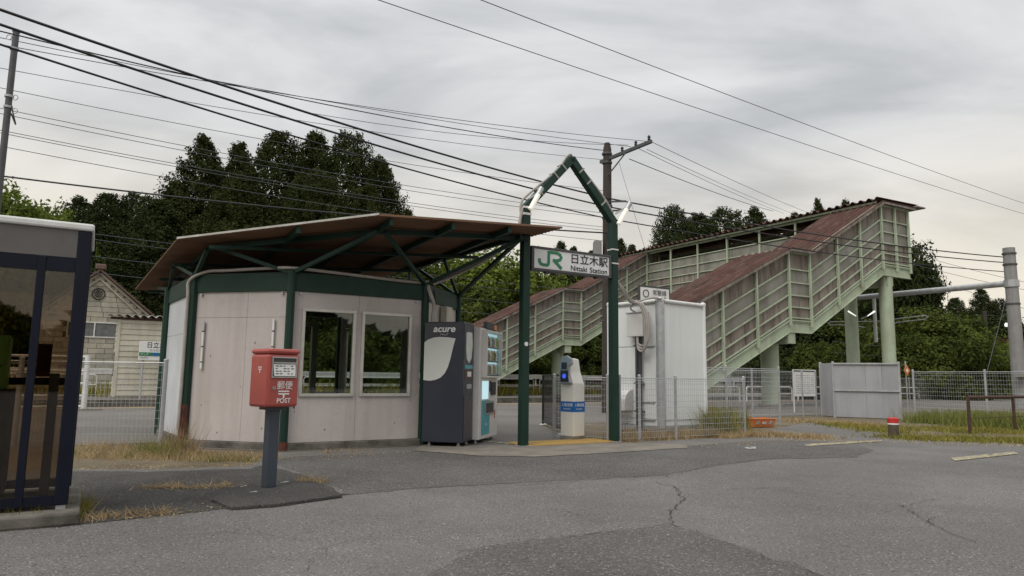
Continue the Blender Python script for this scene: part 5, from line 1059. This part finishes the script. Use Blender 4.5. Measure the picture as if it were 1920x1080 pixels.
for i, (s, t, hh, mt) in enumerate(((5,42,2.6,'leaf_mid'),(9,41.5,2.2,'leaf_light'),(12.5,42.5,3.2,'leaf_mid'),(16,41.5,2.0,'leaf_mid'),(19.5,42,2.6,'leaf_mid'),(23,42.5,2.4,'cedar2'),(27,42,2.8,'leaf_mid'),(31,42.5,2.2,'cedar2'),(35,42,2.4,'leaf_mid'),(40,42,2.6,'leaf_mid'),(45,42,2.2,'leaf_light'),(50,42,2.6,'leaf_mid'))):
    b = thing('bush', '%s bush behind the white guard rail' % ('pale green','low green','tall green','green','broad green','dark green','dense green','small dark','spreading green','round green','bright green','last green')[i], 'bush', W(s, t, 0), i*1.3, GV); o = link('crown', with_mat(BRO[3], mt), None, b); o.scale = (hh/5*1.1, hh/5*1.1, hh/5)
# the wooded hillside behind everything reads as one dark mass
def wood(name, label, s0, s1, t0, t1, h, n, mt, seed, size=.34):
    rng = np.random.default_rng(seed); s = rng.uniform(s0, s1, n); t = rng.uniform(t0, t1, n); z = rng.beta(2, 1.3, n)*h*(1+.25*np.sin(s*.5)+.15*np.sin(s*1.3+1))
    c = np.outer(s, np.array(US)) + np.outer(t, np.array(VS)); c[:, 2] = z + np.interp(t, [p[0] for p in prof_far], [p[1] for p in prof_far])
    me = quads(name, c, np.tile(np.array([.2, -.6, .6]), (n, 1)), size, .6, rng); o = link(name, me, M[mt]); tag(o, label, 'wood', kind='stuff')
prof_far = [(31.3,0),(42,0),(60,1.0),(110,4.0),(600,4.0)]
wood('far_wood', 'dark mass of woodland behind the trees', -70, 150, 72, 84, 8.5, 70000, 'cedar2', 3)
wood('roadside_trees', 'dark roadside trees on the near side of the square', -50, 60, -40, -32, 4.6, 36000, 'cedar2', 9, .75)
wood('undergrowth', 'green undergrowth along the slope behind the far platform', 9, 90, 44, 52, 3.2, 42000, 'leaf_mid', 4)

def litter(name, label, centres, n, spread, size, mt):
    C = np.array([[c[0], c[1]] for c in centres]); p = C[RNG.integers(0, len(C), n)] + RNG.normal(0, spread, (n, 2)); c = np.c_[p, np.full(n, .018)]
    me = quads(name, c, np.tile(np.array([0, 0, 2.2]), (n, 1)), size, .5, RNG); o = link(name, me, M[mt]); tag(o, label, 'leaf litter', kind='stuff')
litter('leaf_litter', 'dry leaf litter and grit along the foot of the waiting room', along(gnd(140,882), gnd(480,872), 20)+along(gnd(500,862), gnd(790,850), 16)+along(gnd(640,926), gnd(240,975), 18), 900, .12, .013, 'drygrass')
litter('leaf_litter', 'dry leaf litter and grit along the right verge edge', along(gnd(1300,838), gnd(1500,824), 16)+along(gnd(1500,826), gnd(1660,830), 12)+along(gnd(1680,830), gnd(1950,838), 20), 1100, .18, .016, 'drygrass')
litter('road_grit', 'pale grit scattered over the worn asphalt', [gnd(x, y) for x in range(60, 1900, 130) for y in (880, 930, 1000, 1060)], 1500, .5, .006, 'stone')
for o in bpy.data.objects:
    if '_o' in o: del o['_o']
bpy.context.view_layer.update()
